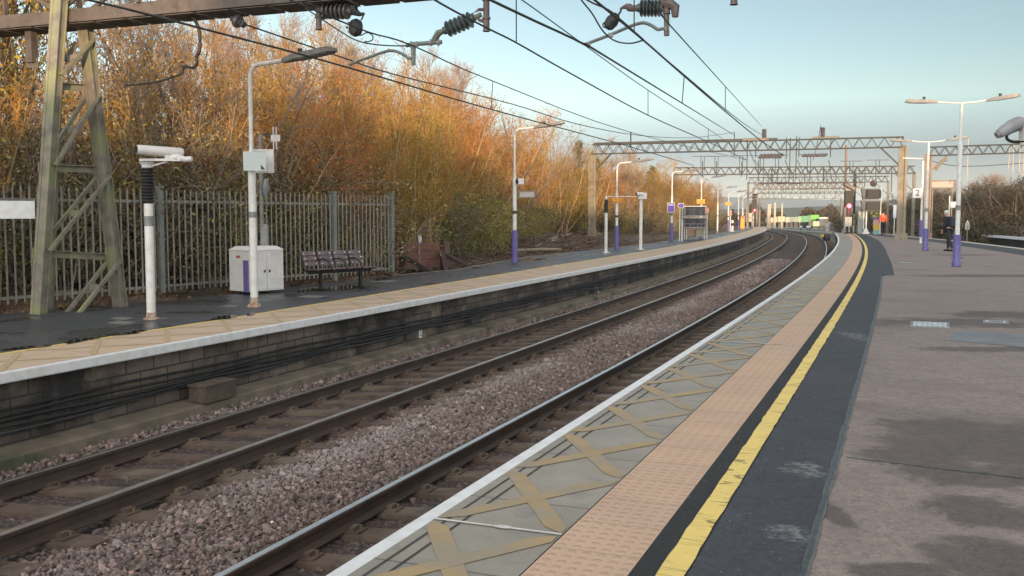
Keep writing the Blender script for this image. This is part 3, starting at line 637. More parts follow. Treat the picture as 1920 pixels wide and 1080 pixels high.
for a, b in ((fp, lerp(footR, topR, 488)), (lerp(footL, topL, 470), lerp(footR, topR, 330)), (lerp(footL, topL, 310), lerp(footR, topR, 176)), (lerp(footL, topL, 140), lerp(footR, topR, 75))):
    mb = MB()
    for q in (-.13, .12):
        o_ = BD*q; seg(mb, a+o_, b+o_, .012, .085, BD); seg(mb, a+o_+BD*.03, b+o_+BD*.03, .06, .012, BD)
    m_ = (a+b)/2; seg(mb, m_-BD*.12+np.array([0, 0, -.02]), m_+BD*.12+np.array([0, 0, -.02]), .11, .01); mb.build('brace', GANTRY, gan)
mb = MB()
for f_, t_, v in ((footL, topL, 475), (footR, topR, 482), (footL, topL, 314), (footR, topR, 318), (footL, topL, 160), (footR, topR, 164)):
    mb = MB(); p = lerp(f_, t_, v)-BD*.10; mb.box(loc(p), (.02, .19, .17), -math.atan2(AL[0], AL[1]))
    for a_ in (-.05, .05):
        for z_ in (-.045, .045): q_ = p+AL*a_+np.array([0, 0, z_])-BD*.022; mb.cyl(loc(q_), loc(q_-BD*.015), .013, 6)
    mb.build('gusset', GANTRY, gan)
# boom: two channel chords with a plated underside, posts and diagonals up to the top chords
bw = .46; t0, t1 = -1.62, 17.5
def bp(t, off, z): return TB+BD*t+AL*off+np.array([0, 0, z])
mb = MB()
for off in (-bw/2, bw/2):
    seg(mb, bp(t0, off, BZ+.11), bp(t1, off, BZ+.11), .016, .20, (0, 0, 1))
    for zz in (.015, .205): seg(mb, bp(t0, off+.035, BZ+zz), bp(t1, off+.035, BZ+zz), .07, .012, (0, 0, 1))
    seg(mb, bp(t0, off, BZ+1.05), bp(t1, off, BZ+1.05), .09, .12, (0, 0, 1))
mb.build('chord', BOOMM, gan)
mb = MB()
for i in range(31):
    t = t0+.1+i*.63; seg(mb, bp(t, -bw/2+.01, BZ-.008), bp(t, bw/2+.06, BZ-.008), .56, .012, (0, 0, 1))
mb.build('soffit_plate', BOOMM, gan)
mb = MB(); n = 12; st = (t1-t0)/n
for i in range(n+1):
    t = t0+st*i
    for off in (-bw/2, bw/2):
        seg(mb, bp(t, off-.02, BZ+.2), bp(t, off-.02, BZ+1.0), .07, .05, BD)
        if i < n: a, b = (BZ+.2, BZ+1.0) if i % 2 else (BZ+1.0, BZ+.2); seg(mb, bp(t, off+.02, a), bp(t+st, off+.02, b), .06, .04, AL)
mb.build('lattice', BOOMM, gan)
mb = MB(); p = onplane(58, 60); seg(mb, [p[0], p[1], BZ+.1], [p[0], p[1], BZ-.52], .13, .13, AL); seg(mb, [p[0]-.1, p[1], BZ-.52], [p[0]+.1, p[1], BZ-.52], .16, .012); mb.build('drop_tube', BOOMM, gan)
drops = {}
for k_, (u, v) in enumerate(((598, 56), (912, 59), (1250, 26), (1376, 9))):
    p = onplane(u, v); drops[k_] = p; mb = MB(); mb.cyl(loc(p), loc([p[0], p[1], BZ+1.0]), .042, 12); mb.cyl(loc(p), loc(p+np.array([0, 0, .012])), .05, 12)
    for zz in (.16, .40): mb.cyl(loc(p+np.array([0, 0, zz])), loc(p+np.array([0, 0, zz+.025])), .058, 10)
    mb.build('drop_tube', TUBEM, gan, True)
# right-hand tower of the same gantry (outside the picture, holds the boom)
mb = MB(); e_ = bp(t1-.2, 0, 0)
for off in (-.8, .8): seg(mb, [*(e_+AL*off)[:2], ZR-.1], [*(e_+AL*off*.28)[:2], BZ+1.1], .2, .2)
for z_ in (1.8, 3.2, 4.6): seg(mb, e_-AL*.6*(1-z_/9)+np.array([0, 0, z_]), e_+AL*.6*(1-z_/9)+np.array([0, 0, z_]), .06, .1)
mb.build('leg', GANTRY, gan)
# --- insulators on the near gantry
def insulator(label, a, b, mat, rad, n, cap_m=ARMM, group='insulators on the nearest gantry'):
    a, b = np.array(a), np.array(b); t = thing('insulator', a, label, 'insulator', group); d = b-a; prof = [(0, .3)]
    prof = [(0, rad*.5), (.06, rad*.5)]
    for i in range(n):
        f0, f1 = .08+.84*i/n, .08+.84*(i+1)/n; prof += [(f0, rad*.48), (f0+.35*(f1-f0), rad), (f0+.6*(f1-f0), rad*.93), (f0+.68*(f1-f0), rad*.5)]
    prof += [(.93, rad*.48), (1, rad*.48)]
    MB().lathe(prof, (0, 0, 0), d, 18).build('shed_column', mat, t, True)
    return t
def part_tube(t, name, pts, r, mat, n=8):
    o_ = np.array(t.location); return MB().tube([np.array(p)-o_ for p in pts], r, n).build(name, mat, t, True)
def pix(pts, Y=None): return [onplane(u, v) for u, v in pts]
def smooth_path(P_, n=6):
    P_ = [np.array(p) for p in P_]; out = []
    for i in range(len(P_)-1):
        p0, p1, p2, p3 = P_[max(i-1, 0)], P_[i], P_[i+1], P_[min(i+2, len(P_)-1)]
        for j in range(n):
            t = j/n; out.append(.5*((2*p1)+(-p0+p2)*t+(2*p0-5*p1+4*p2-p3)*t*t+(-p0+3*p1-3*p2+p3)*t**3))
    return out+[P_[-1]]
t = insulator('grey ribbed insulator held level by the leftmost drop tube, wheel hanging from its end', onplane(603, 20), onplane(660, 21), INSUL, .118, 6)
part_tube(t, 'clamp', pix([(595, 8), (606, 12), (606, 36), (595, 38)]), .025, TUBEM)
mb = MB(); o_ = np.array(t.location); mb.tube([p-o_ for p in pix([(658, 21), (666, 22), (675, 27), (683, 26)])], [.05, .055, .03, .02], 8); mb.lathe([(0, .02), (.2, .06), (.8, .06), (1, .02)], onplane(663, 10)-o_, onplane(663, 20)-o_, 10); mb.build('end_fitting', DARKM, t, True)
part_tube(t, 'link', pix([(682, 26), (680, 32), (677, 38)]), .012, DARKM)
mb = MB(); c0 = onplane(667, 52)-o_; mb.lathe([(0, .06), (.05, .11), (.5, .128), (.95, .11), (1, .06)], c0-AL*.05-BD*.03, c0+AL*.05+BD*.03, 18)
for k in range(6): a_ = k*1.047; q_ = c0-AL*.055-BD*.033+(BD*math.cos(a_)+np.array([0, 0, 1])*math.sin(a_))*.07; mb.cyl(q_, q_-AL*.012, .018, 8)
mb.build('pulley', DARKM, t, True)
part_tube(t, 'pigtail_wire', smooth_path(pix([(671, 65), (678, 66), (685, 62), (692, 62), (699, 68), (698, 75), (690, 78), (684, 78)])), .009, WIREM, 6)
t = insulator('sloping green grey insulator of the second drop tube, carrying a curved arm', onplane(889, 34), onplane(832, 58), INSULG, .112, 6)
part_tube(t, 'clamp', pix([(914, 18), (898, 18), (884, 26), (900, 38), (912, 42)]), .022, TUBEM)
part_tube(t, 'end_fitting', pix([(890, 33), (902, 27)]), .035, ARMM); part_tube(t, 'end_fitting', pix([(834, 57), (822, 62), (816, 72), (812, 80)]), [.03, .05, .045, .035], ARMM)
part_tube(t, 'registration_tube', pix([(762, 85), (772, 83), (828, 79)]), .030, ARMM); part_tube(t, 'stub', pix([(775, 82), (775, 122)]), [.036, .030], ARMM)
part_tube(t, 'registration_arm', smooth_path(pix([(774, 108), (766, 109), (757, 103), (745, 97), (732, 95), (718, 98), (690, 108), (660, 119), (655, 124)])), .021, ARMM)
o_ = np.array(t.location); mb = MB()
for u, v in ((800+8, 80), (822, 80), (771, 84), (781, 84), (775, 108)): mb = MB(); p = onplane(u, v)-o_; mb.cyl(p-np.array([0, 0, .045]), p+np.array([0, 0, .045]), .016, 8); mb.box(p, (.06, .06, .03)); mb.build('clamp', GREYM, t)
t = insulator('dark ribbed insulator pointing left from the third drop tube, above a curved arm', onplane(1243, 15), onplane(1196, 15), INSULG, .112, 6)
part_tube(t, 'end_fitting', pix([(1198, 15), (1186, 16), (1180, 14), (1174, 12), (1168, 14), (1163, 17)]), [.04, .04, .05, .035, .02, .015], TUBEM)
part_tube(t, 'link', pix([(1164, 15), (1164, 21), (1160, 27), (1157, 30)]), .013, DARKM)
mb = MB(); o_ = np.array(t.location); mb.lathe([(0, .03), (.15, .065), (.5, .085), (.85, .07), (1, .03)], onplane(1158, 26)-o_, onplane(1137, 54)-o_, 14); mb.build('weight', DARKM, t, True)
part_tube(t, 'hook', smooth_path(pix([(1140, 53), (1131, 50), (1132, 43), (1137, 44)])), .009, DARKM, 6)
part_tube(t, 'bracket', pix([(1240, 5), (1256, 8), (1266, 14), (1266, 32)]), [.05, .07, .06, .04], TUBEM)
part_tube(t, 'stub', pix([(1250, 4), (1250, 67)]), .034, TUBEM)
part_tube(t, 'registration_arm', smooth_path(pix([(1250, 54), (1241, 54), (1233, 55), (1222, 48), (1208, 43), (1194, 45), (1180, 50), (1140, 67), (1106, 80), (1102, 86)])), .021, ARMM)
o_ = np.array(t.location); mb = MB()
for u, v in ((1250, 54), (1145, 66), (1103, 83)): MB().box(onplane(u, v)-o_, (.06, .06, .05)).build('clamp', GREYM, t)
def cable_thing(name, label, pts, r, cat, mat=WIREM, group=None, n=6, sm=0):
    P_ = smooth_path(pts, sm) if sm else pts; return tag(MB().tube(P_, r, n).build(name, mat, None, True), label, cat, group)
cable_thing('earth_cable', 'thick black cable looping down from the gantry boom beside the tower', smooth_path(pix([(348, 26), (362, 34), (372, 52), (375, 75), (374, 95), (368, 108), (370, 118), (362, 127), (346, 125), (340, 138)])), .026, 'cable', BLACK)
cable_thing('stay_wire', 'dark rod running from the tower to the loop cable under the boom', smooth_path(pix([(235, 160), (270, 157), (300, 152), (340, 139)])), .016, 'cable', BLACK)
t = insulator('dark pear shaped insulator on the feeder wire just right of the nearest tower', onplane(436, 34), onplane(458, 47), INSUL, .10, 1)
part_tube(t, 'end_fitting', pix([(400, 21), (437, 35)]), .014, DARKM)
# --- far gantries: lattice booms on concrete or steel posts
def lattice(mb, A, B, h, wd, pitch, r):
    A, B = np.array(A, float), np.array(B, float); L = np.linalg.norm(B-A); dr = (B-A)/L; sd = np.cross(dr, [0, 0, 1]); sd /= np.linalg.norm(sd); n = max(4, int(L/pitch)); up = np.array([0, 0, h])
    for q in (-1, 1):
        o_ = sd*q*wd/2; mb.beam(A+o_, B+o_, r*1.6, r*1.6); mb.beam(A+o_+up, B+o_+up, r*1.6, r*1.6)
        for i in range(n):
            a, b = A+(B-A)*i/n, A+(B-A)*(i+1)/n; c_ = (a+b)/2
            mb.beam(a+o_, c_+o_+up, r, r, 0, sd); mb.beam(c_+o_+up, b+o_, r, r, 0, sd)
def gantry(label, A, B, zt, h, post_w, pm_, zbase, knee, dropsl, tbars=(), r=.036, bm=FARDARK):
    A, B = np.array(A, float), np.array(B, float); O = np.array([A[0], A[1], zbase[0]]); t = thing('overhead_line_gantry', O, label, 'gantry', 'overhead line gantries')
    Y = lambda u: None
    for p_, zb in ((A, zbase[0]), (B, zbase[1])):
        mb = MB(); c_ = np.array([p_[0], p_[1], 0])-O; a_ = yaw(inv(p_)[0])
        if post_w > .3:
            for q in (-1, 1): mb.box(c_+np.array([0, 0, (zb+zt-h)/2])+np.array([q*post_w*.36*math.cos(a_), q*post_w*.36*math.sin(a_), 0]), (post_w*.28, post_w*.55, zt-h-zb+.2), a_)
            mb.box(c_+np.array([0, 0, (zb+zt-h)/2]), (post_w*.5, post_w*.22, zt-h-zb+.2), a_); mb.box(c_+np.array([0, 0, zb+.2]), (post_w*1.5, post_w*1.3, .55), a_)
        else: mb.box(c_+np.array([0, 0, (zb+zt-h)/2]), (post_w, post_w, zt-h-zb+.2), a_); mb.box(c_+np.array([0, 0, zb+.12]), (post_w*2, post_w*2, .3), a_)
        mb.build('post', pm_, t)
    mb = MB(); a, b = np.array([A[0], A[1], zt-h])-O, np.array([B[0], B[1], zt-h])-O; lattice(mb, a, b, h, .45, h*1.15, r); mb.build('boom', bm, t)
    mb = MB(); dr = (b-a)/np.linalg.norm(b-a)
    for p_, q in ((a, 1), (b, -1)): mb.beam(p_+np.array([0, 0, -knee]), p_+dr*q*knee*1.0, .09, .09)
    mb.build('knee_brace', pm_ if pm_ is not CONC else bm, t)
    def at(u): # point of the boom line under image column u
        d_ = ray(u, 400); n_ = np.array([-(B-A)[1], (B-A)[0]]); k_ = (A[:2]@n_)/(d_[:2]@n_); return d_[:2]*k_
    def zat(v, Yd): return D(960, v, Yd)[2]
    for (u, va, vb, kind) in dropsl:
        p_ = at(u); z0, z1 = zat(vb, p_[1]), zat(va, p_[1]); mb = MB(); q_ = np.array([p_[0], p_[1], 0])-O
        mb.cyl(q_+np.array([0, 0, z0]), q_+np.array([0, 0, z1]), r*.75, 8); mb.build('drop_tube', bm, t, True)
        if kind:
            s_ = 1 if kind > 0 else -1; e_ = q_+dr*s_*.25+np.array([0, 0, z0+.12])
            prof = [(0, .03)]+[(x/14, .10 if x % 2 else .05) for x in range(1, 14)]+[(1, .03)]
            MB().lathe(prof, e_, e_+dr*s_*1.35, 10).build('insulator', INSUL, t, True)
    for (u, vt) in tbars:
        p_ = at(u); z1 = zat(vt, p_[1]); q_ = np.array([p_[0], p_[1], 0])-O; mb = MB()
        for k_ in (-.14, .14): mb.cyl(q_+dr*k_+np.array([0, 0, zt-h]), q_+dr*k_+np.array([0, 0, z1]), .03, 6)
        mb.beam(q_-dr*.95+np.array([0, 0, z1]), q_+dr*.95+np.array([0, 0, z1]), .05, .05); mb.build('insulator_mast', bm, t)
    return t, at, zat
g2L = G(1110, 452, ZL-.1); g2L[1] += 0
g2R = D(1690, 402, 55.5)
g2, at2, zat2 = gantry('second gantry with concrete posts, standing nearest beyond the lattice tower one', g2L, g2R, 6.78, .56, .46, CONC, (ZL-.2, ZR-.1), 1.2,
  [(1374.7, 248, 293, 0), (1399, 261, 337, 0), (1415, 261, 295, 1), (1472, 258, 298, -1), (1479, 258, 335, 0), (1490.6, 255, 335, 0), (1495.5, 257, 295, 1), (1554.6, 256, 295, -1), (1182, 247, 281, 0)])
for u, s_ in ((1430, 1), (1539, 1)):
    p_ = at2(u); mb = MB(); O = np.array(g2.location); q_ = np.array([p_[0], p_[1], 0])-O; mb.lathe([(0, .05)]+[(x/12, .15 if x % 2 else .10) for x in range(1, 12)]+[(1, .06)], q_+np.array([0, 0, 6.85]), q_+np.array([0, 0, 7.45]), 10); mb.build('insulator', INSUL, g2, True)
    MB().box(q_+np.array([.2 if u > 1500 else -.5, 0, 6.84]), (1.5, .3, .16), -.3).build('bracket', FARSTEEL, g2)
mb = MB(); O = np.array(g2.location)
pA, pB = np.array([*at2(1113), 6.86])-O, np.array([*at2(1455), 6.86])-O; mb.tube([pA, pB], .06, 8); mb.build('feeder_tube', FARDARK, g2, True)
g3L, g3R = D(1265, 402, 89), D(1712, 402, 86)
g3, at3, zat3 = gantry('third gantry, thin steel lattice boom just below the second one', g3L, g3R, 6.65, .62, .26, FARSTEEL, (ZL-.3, .4), 1.6,
  [(1316, 302, 332, 0), (1342, 302, 332, 0), (1389, 303, 331, 0), (1421, 300, 340, 0), (1446, 318, 345, 1), (1456, 318, 346, -1), (1517, 318, 346, 0), (1542, 316, 345, 1), (1620, 316, 350, 0), (1670, 318, 360, 0)], [(1316, 293), (1342, 293), (1388, 292), (1427, 292), (1455, 291), (1515, 290), (1594, 302), (1643, 300)], .055)
g4L, g4R = D(1412, 402, 132), D(1618, 402, 126)
gantry('fourth gantry with ochre posts seen under the third boom', g4L, g4R, 6.5, .62, .3, CONC, (.2, .3), 1.4, [(1421, 334, 356, 0), (1464, 334, 356, 1), (1478, 334, 356, 0), (1521, 334, 356, -1), (1550, 334, 356, 0), (1580, 336, 356, 0)], [(1440, 328), (1500, 328), (1560, 328)], .06, FARSTEEL)
gantry('slim gantry crossing just under the third boom, its right end hidden by the grey monitors', D(1402, 402, 110), D(1664, 402, 106), 6.55, .6, .24, FARSTEEL, (.1, .3), 1.4, [(1430, 322, 350, 0), (1448, 326, 346, 1), (1486, 322, 350, 0), (1507, 326, 346, -1), (1532, 322, 352, 0), (1566, 322, 350, 0), (1604, 326, 352, 0), (1640, 326, 352, 0)], [(1442, 318), (1474, 318), (1546, 318), (1612, 320)], .05)
gantry('slim gantry between the ochre posted one and the farthest crossed one', D(1419, 402, 158), D(1598, 402, 154), 6.5, .7, .26, FARSTEEL, (-.1, .1), 1.4, [(1440, 344, 366, 0), (1484, 344, 366, 0), (1512, 344, 364, 1), (1536, 344, 366, 0), (1566, 344, 366, 0)], [(1470, 342), (1524, 342)], .055)
g5L, g5R = D(1424, 402, 185), D(1577, 402, 180)
gantry('fifth and farthest gantry with crossed lattice above the distant tracks', g5L, g5R, 6.6, 1.25, .3, FARSTEEL, (-.3, -.3), 1.4, [(1465, 354, 372, 0), (1500, 354, 372, 0), (1545, 354, 372, 0)], [(1450, 350), (1530, 350)], .065, FARSTEEL)
pL, pR = D(1738, 402, 62), D(1990, 402, 58)
g6, at6, zat6 = gantry('separate lattice gantry at the right over the neighbouring tracks', pL, pR, 6.65, .52, .42, pm('post_brown', (.30, .20, .14), (.24, .17, .12), 2, .8), (ZR-.2, ZR-.2), 1.1, [(1811, 260, 335, 0), (1888, 270, 316, 0), (1896, 268, 325, 0), (1908, 270, 323, 0), (1915, 270, 330, 0)])
for o in bpy.data.objects:
    if o.parent is g6 and o.name.startswith('drop_tube'): o.data.materials[0] = pm('tube_cream', (.52, .44, .33), (.45, .38, .28), 3, .6)
MB().tube([np.array([*at6(1752), 5.2])-np.array(g6.location), np.array([*at6(1762), 5.75])-np.array(g6.location), np.array([*at6(1772), 5.85])-np.array(g6.location)], .09, 8).build('bracket', CONC, g6, True)
# middle mast between the platforms' far ends
p_ = G(1583, 437, ZR-.3); t = thing('overhead_line_mast', p_, 'slim brown mast between the tracks rising past the red signal', 'mast'); mb = MB(); mb.box((0, 0, 4.1), (.17, .17, 8.2)); mb.box((0, 0, .1), (.5, .5, .5)); mb.build('post', pm('mast_rust', (.24, .17, .13), (.18, .13, .10), 3, .8), t)
MB().beam((0, 0, 3.9), (-1.3, 0, 3.1), .06, .06).build('bracket', FARSTEEL, t)
# --- wires
def zy(u, v, z): return D(u, v, (z-CZ)/(ray(u, v)[2]/ray(u, v)[1]))
def zw(pts, z): return [zy(u, v, z) for u, v in pts]
def yw(pts): return [D(u, v, y) for u, v, y in pts]
WG = 'overhead wires across the sky'
def wire(label, pts, r=.011): return cable_thing('overhead_wire', label, pts, r, 'wire', WIREM, WG, 6, 4)
HCW = 4.6
cA = zw([(-120, -60), (167, 0), (400, 59), (640, 123), (924, 206), (1170, 272), (1300, 310)], HCW); wire('contact wire of the far track, lowest wire against the orange trees', cA, .013)
cc = yw([(470, -32, 8.5), (568, 10, 10.8), (690, 60, 12.5), (775, 86, 13.6), (924, 152, 20.2), (1182, 248, 31), (1400, 300, 50)]); wire('carrier wire above the far track passing the second drop tube', cc, .010)
cd = zw([(700, -72), (829, 8), (920, 56), (968, 80), (1074, 140), (1215, 216), (1328, 266), (1400, 300)], HCW); wire('contact wire starting behind the second drop tube and crossing open sky', cd, .011)
cf = zw([(900, -55), (1000, 15), (1087, 78), (1215, 169), (1328, 242), (1376, 275)], 5.15); wire('thin carrier wire crossing at the tip of the right curved arm', cf, .008)
ce = yw([(800, -60, 8.2), (920, 0, 9.6), (1000, 38, 10.9), (1101, 86, 12.7), (1190, 139, 16.9), (1376, 253, 56)]); wire('thick wire held by the right curved arm and rising to the second gantry', ce, .014)
cg = zw([(1010, -85), (1115, 0), (1206, 75), (1280, 140), (1360, 209), (1430, 266), (1470, 292)], HCW); wire('contact wire passing under the rightmost insulator', cg, .013)
ch = yw([(1140, -80, 9.5), (1240, 26, 11.5), (1256, 47, 12.2), (1360, 162, 22.8), (1428, 237, 55)]); wire('rightmost wire in the open sky, ending on a standing insulator', ch, .009)
cb = yw([(448, 42, 14.6), (640, 107, 17.3), (741, 140, 19), (960, 195, 24.5), (1080, 232, 29.4), (1200, 254, 36.5), (1300, 258, 46), (1376, 248, 56)]); wire('sagging feeder wire from the tower insulator to the second gantry', cb, .012)
c2 = yw([(1206, 76, 12.6), (1280, 138, 14.3), (1360, 205, 19.5), (1407, 240, 33), (1435, 256, 55)]); wire('second strand splitting from the contact wire under the rightmost insulator', c2, .009)
cj = yw([(1060, -40, 11.2), (1090, 0, 12), (1110, 25, 12.2), (1126, 52, 12.3), (1138, 66, 12.4), (1150, 75, 12.4), (1165, 80, 12.4), (1185, 81, 12.3), (1204, 76, 12.2)]); wire('short jumper wire drooping below the right curved arm', cj, .010)
ck = yw([(1050, -40, 11), (1101, 0, 11.4), (1140, 18, 11.7), (1165, 38, 12), (1206, 74, 12.2)]); wire('short strand from the top edge to the clamp beside the right weight', ck, .010)
cl = yw([(572, 15, 13.5), (640, 60, 13.5), (675, 78, 13.5), (720, 85, 13.6), (770, 86, 13.6)]); wire('curved jumper wire from the hanging wheel to the second arm', cl, .010)
for lab, u0, v0, u1, v1, uu, zz, yy in (('dropper hanging between two wires in front of the bare treetops', 924, 152, 921, 205, 0, 0, 20.2), ('dropper just above the second gantry boom at its left end', 1182, 248, 1182, 276, 0, 0, 31), ('dropper in open sky left of the middle of the boom', 1215, 169, 1215, 216, 0, 0, 21.3),
   ('short dropper close above the second gantry beside the hooked post', 1328, 242, 1328, 265, 0, 0, 29), ('slanting dropper with a hooked foot in mid sky', 1283, 142, 1279, 193, 0, 0, 16), ('rightmost dropper in open sky', 1360, 162, 1360, 208, 0, 0, 21), ('dropper rising out of the picture beside the second drop tube', 968, -10, 968, 80, 0, 0, 12.2), ('dropper behind the right curved arm', 1189, -10, 1189, 60, 0, 0, 12)):
    cable_thing('dropper_wire', lab, [D(u0, v0, yy), D(u1, v1, yy)], .008, 'wire', WIREM, 'droppers between the wires', 5)
# wires between the far gantries
for i, (ua, va, ub, vb) in enumerate(((1415, 300, 1446, 338), (1472, 300, 1490, 338), (1495, 300, 1517, 340), (1554, 300, 1560, 340), (1300, 312, 1330, 340), (1399, 262, 1421, 320), (1539, 236, 1525, 300))):
    P_ = yw([(ua, va, 56), ((ua+ub)/2, (va+vb)/2+3, 68), (ub, vb, 88)]); cable_thing('overhead_wire', 'thin wire spanning from the second gantry to the third, '+('first', 'second', 'third', 'fourth', 'fifth', 'sixth', 'seventh')[i]+' in the bundle', P_, .02, 'wire', WIREM, 'wires between the far gantries', 5, 3)
cable_thing('overhead_wire', 'long feeder wire from the right gantry towards the trees', yw([(1740, 300, 62), (1800, 312, 62), (1920, 306, 60)]), .02, 'wire', WIREM, WG, 5, 3)
# ================================================================ platform furniture
PH = 'posts'
def at_left(u, v): return G(u, v, ZL)
def at_right(u, v): return G(u, v, ZR)
def zpx(v, Y): return D(960, v, Y)[2]
# --- fence: bays of pointed pales between posts
fA, fC = np.array([-8.49, 16.25]), np.array([-3.12, 25.56]); fd = (fC-fA)/np.linalg.norm(fC-fA); f0 = fA-fd*7.5; Lf = np.linalg.norm(fC-f0); frz = math.atan2(fd[1], fd[0])
FENCEM = pm('fence_galvanised', (.31, .295, .26), (.22, .21, .185), 3, .6, .2); FPOST = pm('fence_post_green', (.21, .225, .21), (.16, .175, .16), 3, .6)
fen = thing('palisade_fence', (f0[0], f0[1], ZL), 'tall grey metal palisade fence behind the left platform', 'fence', None, frz)
posts = [0, 2.75, 5.5]+[7.5+np.dot(np.array(D(u, 500, 1)[:2])*0+q-fA, fd) for u, q in ((318, G(318, 553, ZL)[:2]), (626, G(626, 524, ZL)[:2]))]+[Lf]
hF = 2.0
for i, x in enumerate(posts):
    mb = MB(); mb.box((x, 0, hF/2+.02), (.10, .10, hF+.10)); mb.box((x, 0, hF+.09), (.12, .12, .04)); mb.build('post', FPOST, fen)
    if i < len(posts)-1:
        x1 = posts[i+1]; mb = MB()
        for z in (.16, hF-.19): mb.box(((x+x1)/2, .03, z), (x1-x-.1, .04, .05))
        k = int(round((x1-x)/.152)); 
        for j in range(1, k):
            xx = x+(x1-x)*j/k; mb.box((xx, -.012, hF/2+.03), (.030, .016, hF-.06)); mb.add([(xx-.015, -.02, hF), (xx+.015, -.02, hF), (xx+.015, -.004, hF), (xx-.015, -.004, hF), (xx, -.012, hF+.06)], [(0, 1, 4), (1, 2, 4), (2, 3, 4), (3, 0, 4)])
        mb.build('fence_panel', FENCEM, fen)
# --- lamp posts
LUMG = pm('luminaire_grey', (.24, .235, .23), (.18, .175, .17), 6, .5); LENS = pm('lamp_lens', (.16, .16, .165), (.12, .12, .125), 12, .25)
def lum(t, p, ang, el_, L=.95, w_=.24):
    """flat lantern from p pointing along heading ang, rising by el_"""
    mb = MB(); ca, sa = math.cos(ang), math.sin(ang); ce, se = math.cos(el_), math.sin(el_)
    ax = np.array([[ca*ce, sa*ce, se], [-sa, ca, 0], [-ca*se, -sa*se, ce]])
    def at(x, y, z): return np.array(p)+np.array([x, y, z])@ax
    pts = [(-.05, .05), (.12, .09), (.25, w_/2), (L-.08, w_/2), (L, w_/2*.6)]
    top = [at(x, y, .05 if 0 < i < 4 else .02) for i, (x, y) in enumerate(pts)]+[at(x, -y, .05 if 0 < i < 4 else .02) for i, (x, y) in list(enumerate(pts))[::-1]]
    bot = [at(x, y, -.035) for x, y in pts]+[at(x, -y, -.035) for x, y in pts[::-1]]; n = len(top)
    mb.add(top+bot, [tuple(range(n))[::-1], tuple(range(n, 2*n))]+[(i, (i+1) % n, n+(i+1) % n, n+i) for i in range(n)]); o = mb.build('luminaire', LUMG, t)
    MB().box(at(L*.58, 0, -.04), (L*.6, w_*.75, .02), 0, 0, ax).build('lens', LENS, o)
    MB().cyl(at(.3, 0, .05), at(.3, 0, .13), .04, 8).build('photocell', DARKM, o)
def lamp_single(label, p, H, purple=True, ang=-.37, band=True, arm=.75, group='lamp posts on the left platform'):
    t = thing('lamp_post', p, label, 'lamp post', group); zc = H*.58
    mb = MB(); mb.cyl((0, 0, .04), (0, 0, zc), .065, 14); mb.lathe([(0, .065), (.5, .075), (.6, .05), (1, .045)], (0, 0, zc), (0, 0, zc+.22), 14); mb.build('pole', POLEW, t, True)
    d_ = np.array([math.cos(ang), math.sin(ang), 0]); P_ = [np.array([0, 0, zc+.1]), np.array([0, 0, H-.35])]+[np.array([0, 0, H-.35])+d_*.22*(1-math.cos(a))+np.array([0, 0, .22*math.sin(a)]) for a in np.linspace(.2, 1.35, 6)]+[np.array([0, 0, H-.10])+d_*arm]
    MB().tube(P_, .036, 10).build('arm', POLEW, t, True); lum(t, np.array([0, 0, H-.10])+d_*(arm-.05), ang, .13)
    if purple: MB().cyl((0, 0, .02), (0, 0, 1.06), .10, 14).build('base_sleeve', PURPLE, t, True)
    else: MB().lathe([(0, .12), (.3, .10), (.35, .075), (1, .07)], (0, 0, 0), (0, 0, .16), 12).build('base', pm('rusty_base', (.30, .16, .10), (.45, .40, .36), 12, .8), t, True)
    MB().cyl((0, 0, H*.36), (0, 0, H*.36+.10), .068, 14).build('band', DARKM if purple else GREYM, t, True)
    return t
def sign_board(name, p, rz, w_, h_, label, cat, face, frame=None, group=None, back=None, th=.03):
    t = thing(name, p, label, cat, group, rz); MB().box((0, 0, h_/2), (w_, th, h_)).build('panel', face, t)
    if frame:
        mb = MB()
        for q in (-1, 1): mb.box((q*(w_/2+.015), 0, h_/2), (.03, th+.02, h_+.06)); mb.box((0, 0, h_/2+q*(h_/2+.015)), (w_, th+.02, .03))
        mb.build('frame', frame, t)
    return t
pL1 = at_left(477, 575); H1 = zpx(106, pL1[1])-ZL
lamp_single('white lamp post without purple sleeve beside the grey cabinet', pL1, H1, False)
p = D(478, 320, pL1[1]-.14); t = sign_board('blank_sign', p, .1, .37, .31, 'pale blue grey sign plate with a small dark triangle on the nearest lamp post', 'sign', pm('sign_pale', (.50, .56, .58), (.46, .52, .54), 2, .45))
MB().add([(.10, -.019, .02), (.175, -.019, .02), (.10, -.019, .10)], [(0, 1, 2)]).build('triangle_mark', DARKM, t)
p = D(492, 321, pL1[1]+.25); sign_board('blank_sign', p, .1, .33, .34, 'white box sign half hidden behind the pale sign plate', 'sign', WHITE, POLEW)
pL2 = at_left(965, 494); lamp_single('white lamp post with purple sleeve and camera in front of the clearing', pL2, zpx(234, pL2[1])-ZL)
p = D(988, 369, pL2[1]); sign_board('hanging_sign', p, -.15, .46, .15, 'pinkish framed sign box fixed to the lamp post by the clearing', 'sign', pm('sign_pink', (.50, .43, .42), (.46, .40, .39), 3, .5), GREYM)
pL3 = at_left(1156, 468); lamp_single('white lamp post with purple sleeve and an orange sign between two camera posts', pL3, zpx(300, pL3[1])-ZL)
OR_S = pm('sign_orange', (.62, .27, .02), (.56, .24, .02), 3, .5)
p = D(1157, 379, pL3[1]-.12); t = sign_board('orange_sign', p, -.1, .42, .19, 'orange sign plate on the lamp post between two camera posts', 'sign', OR_S); 
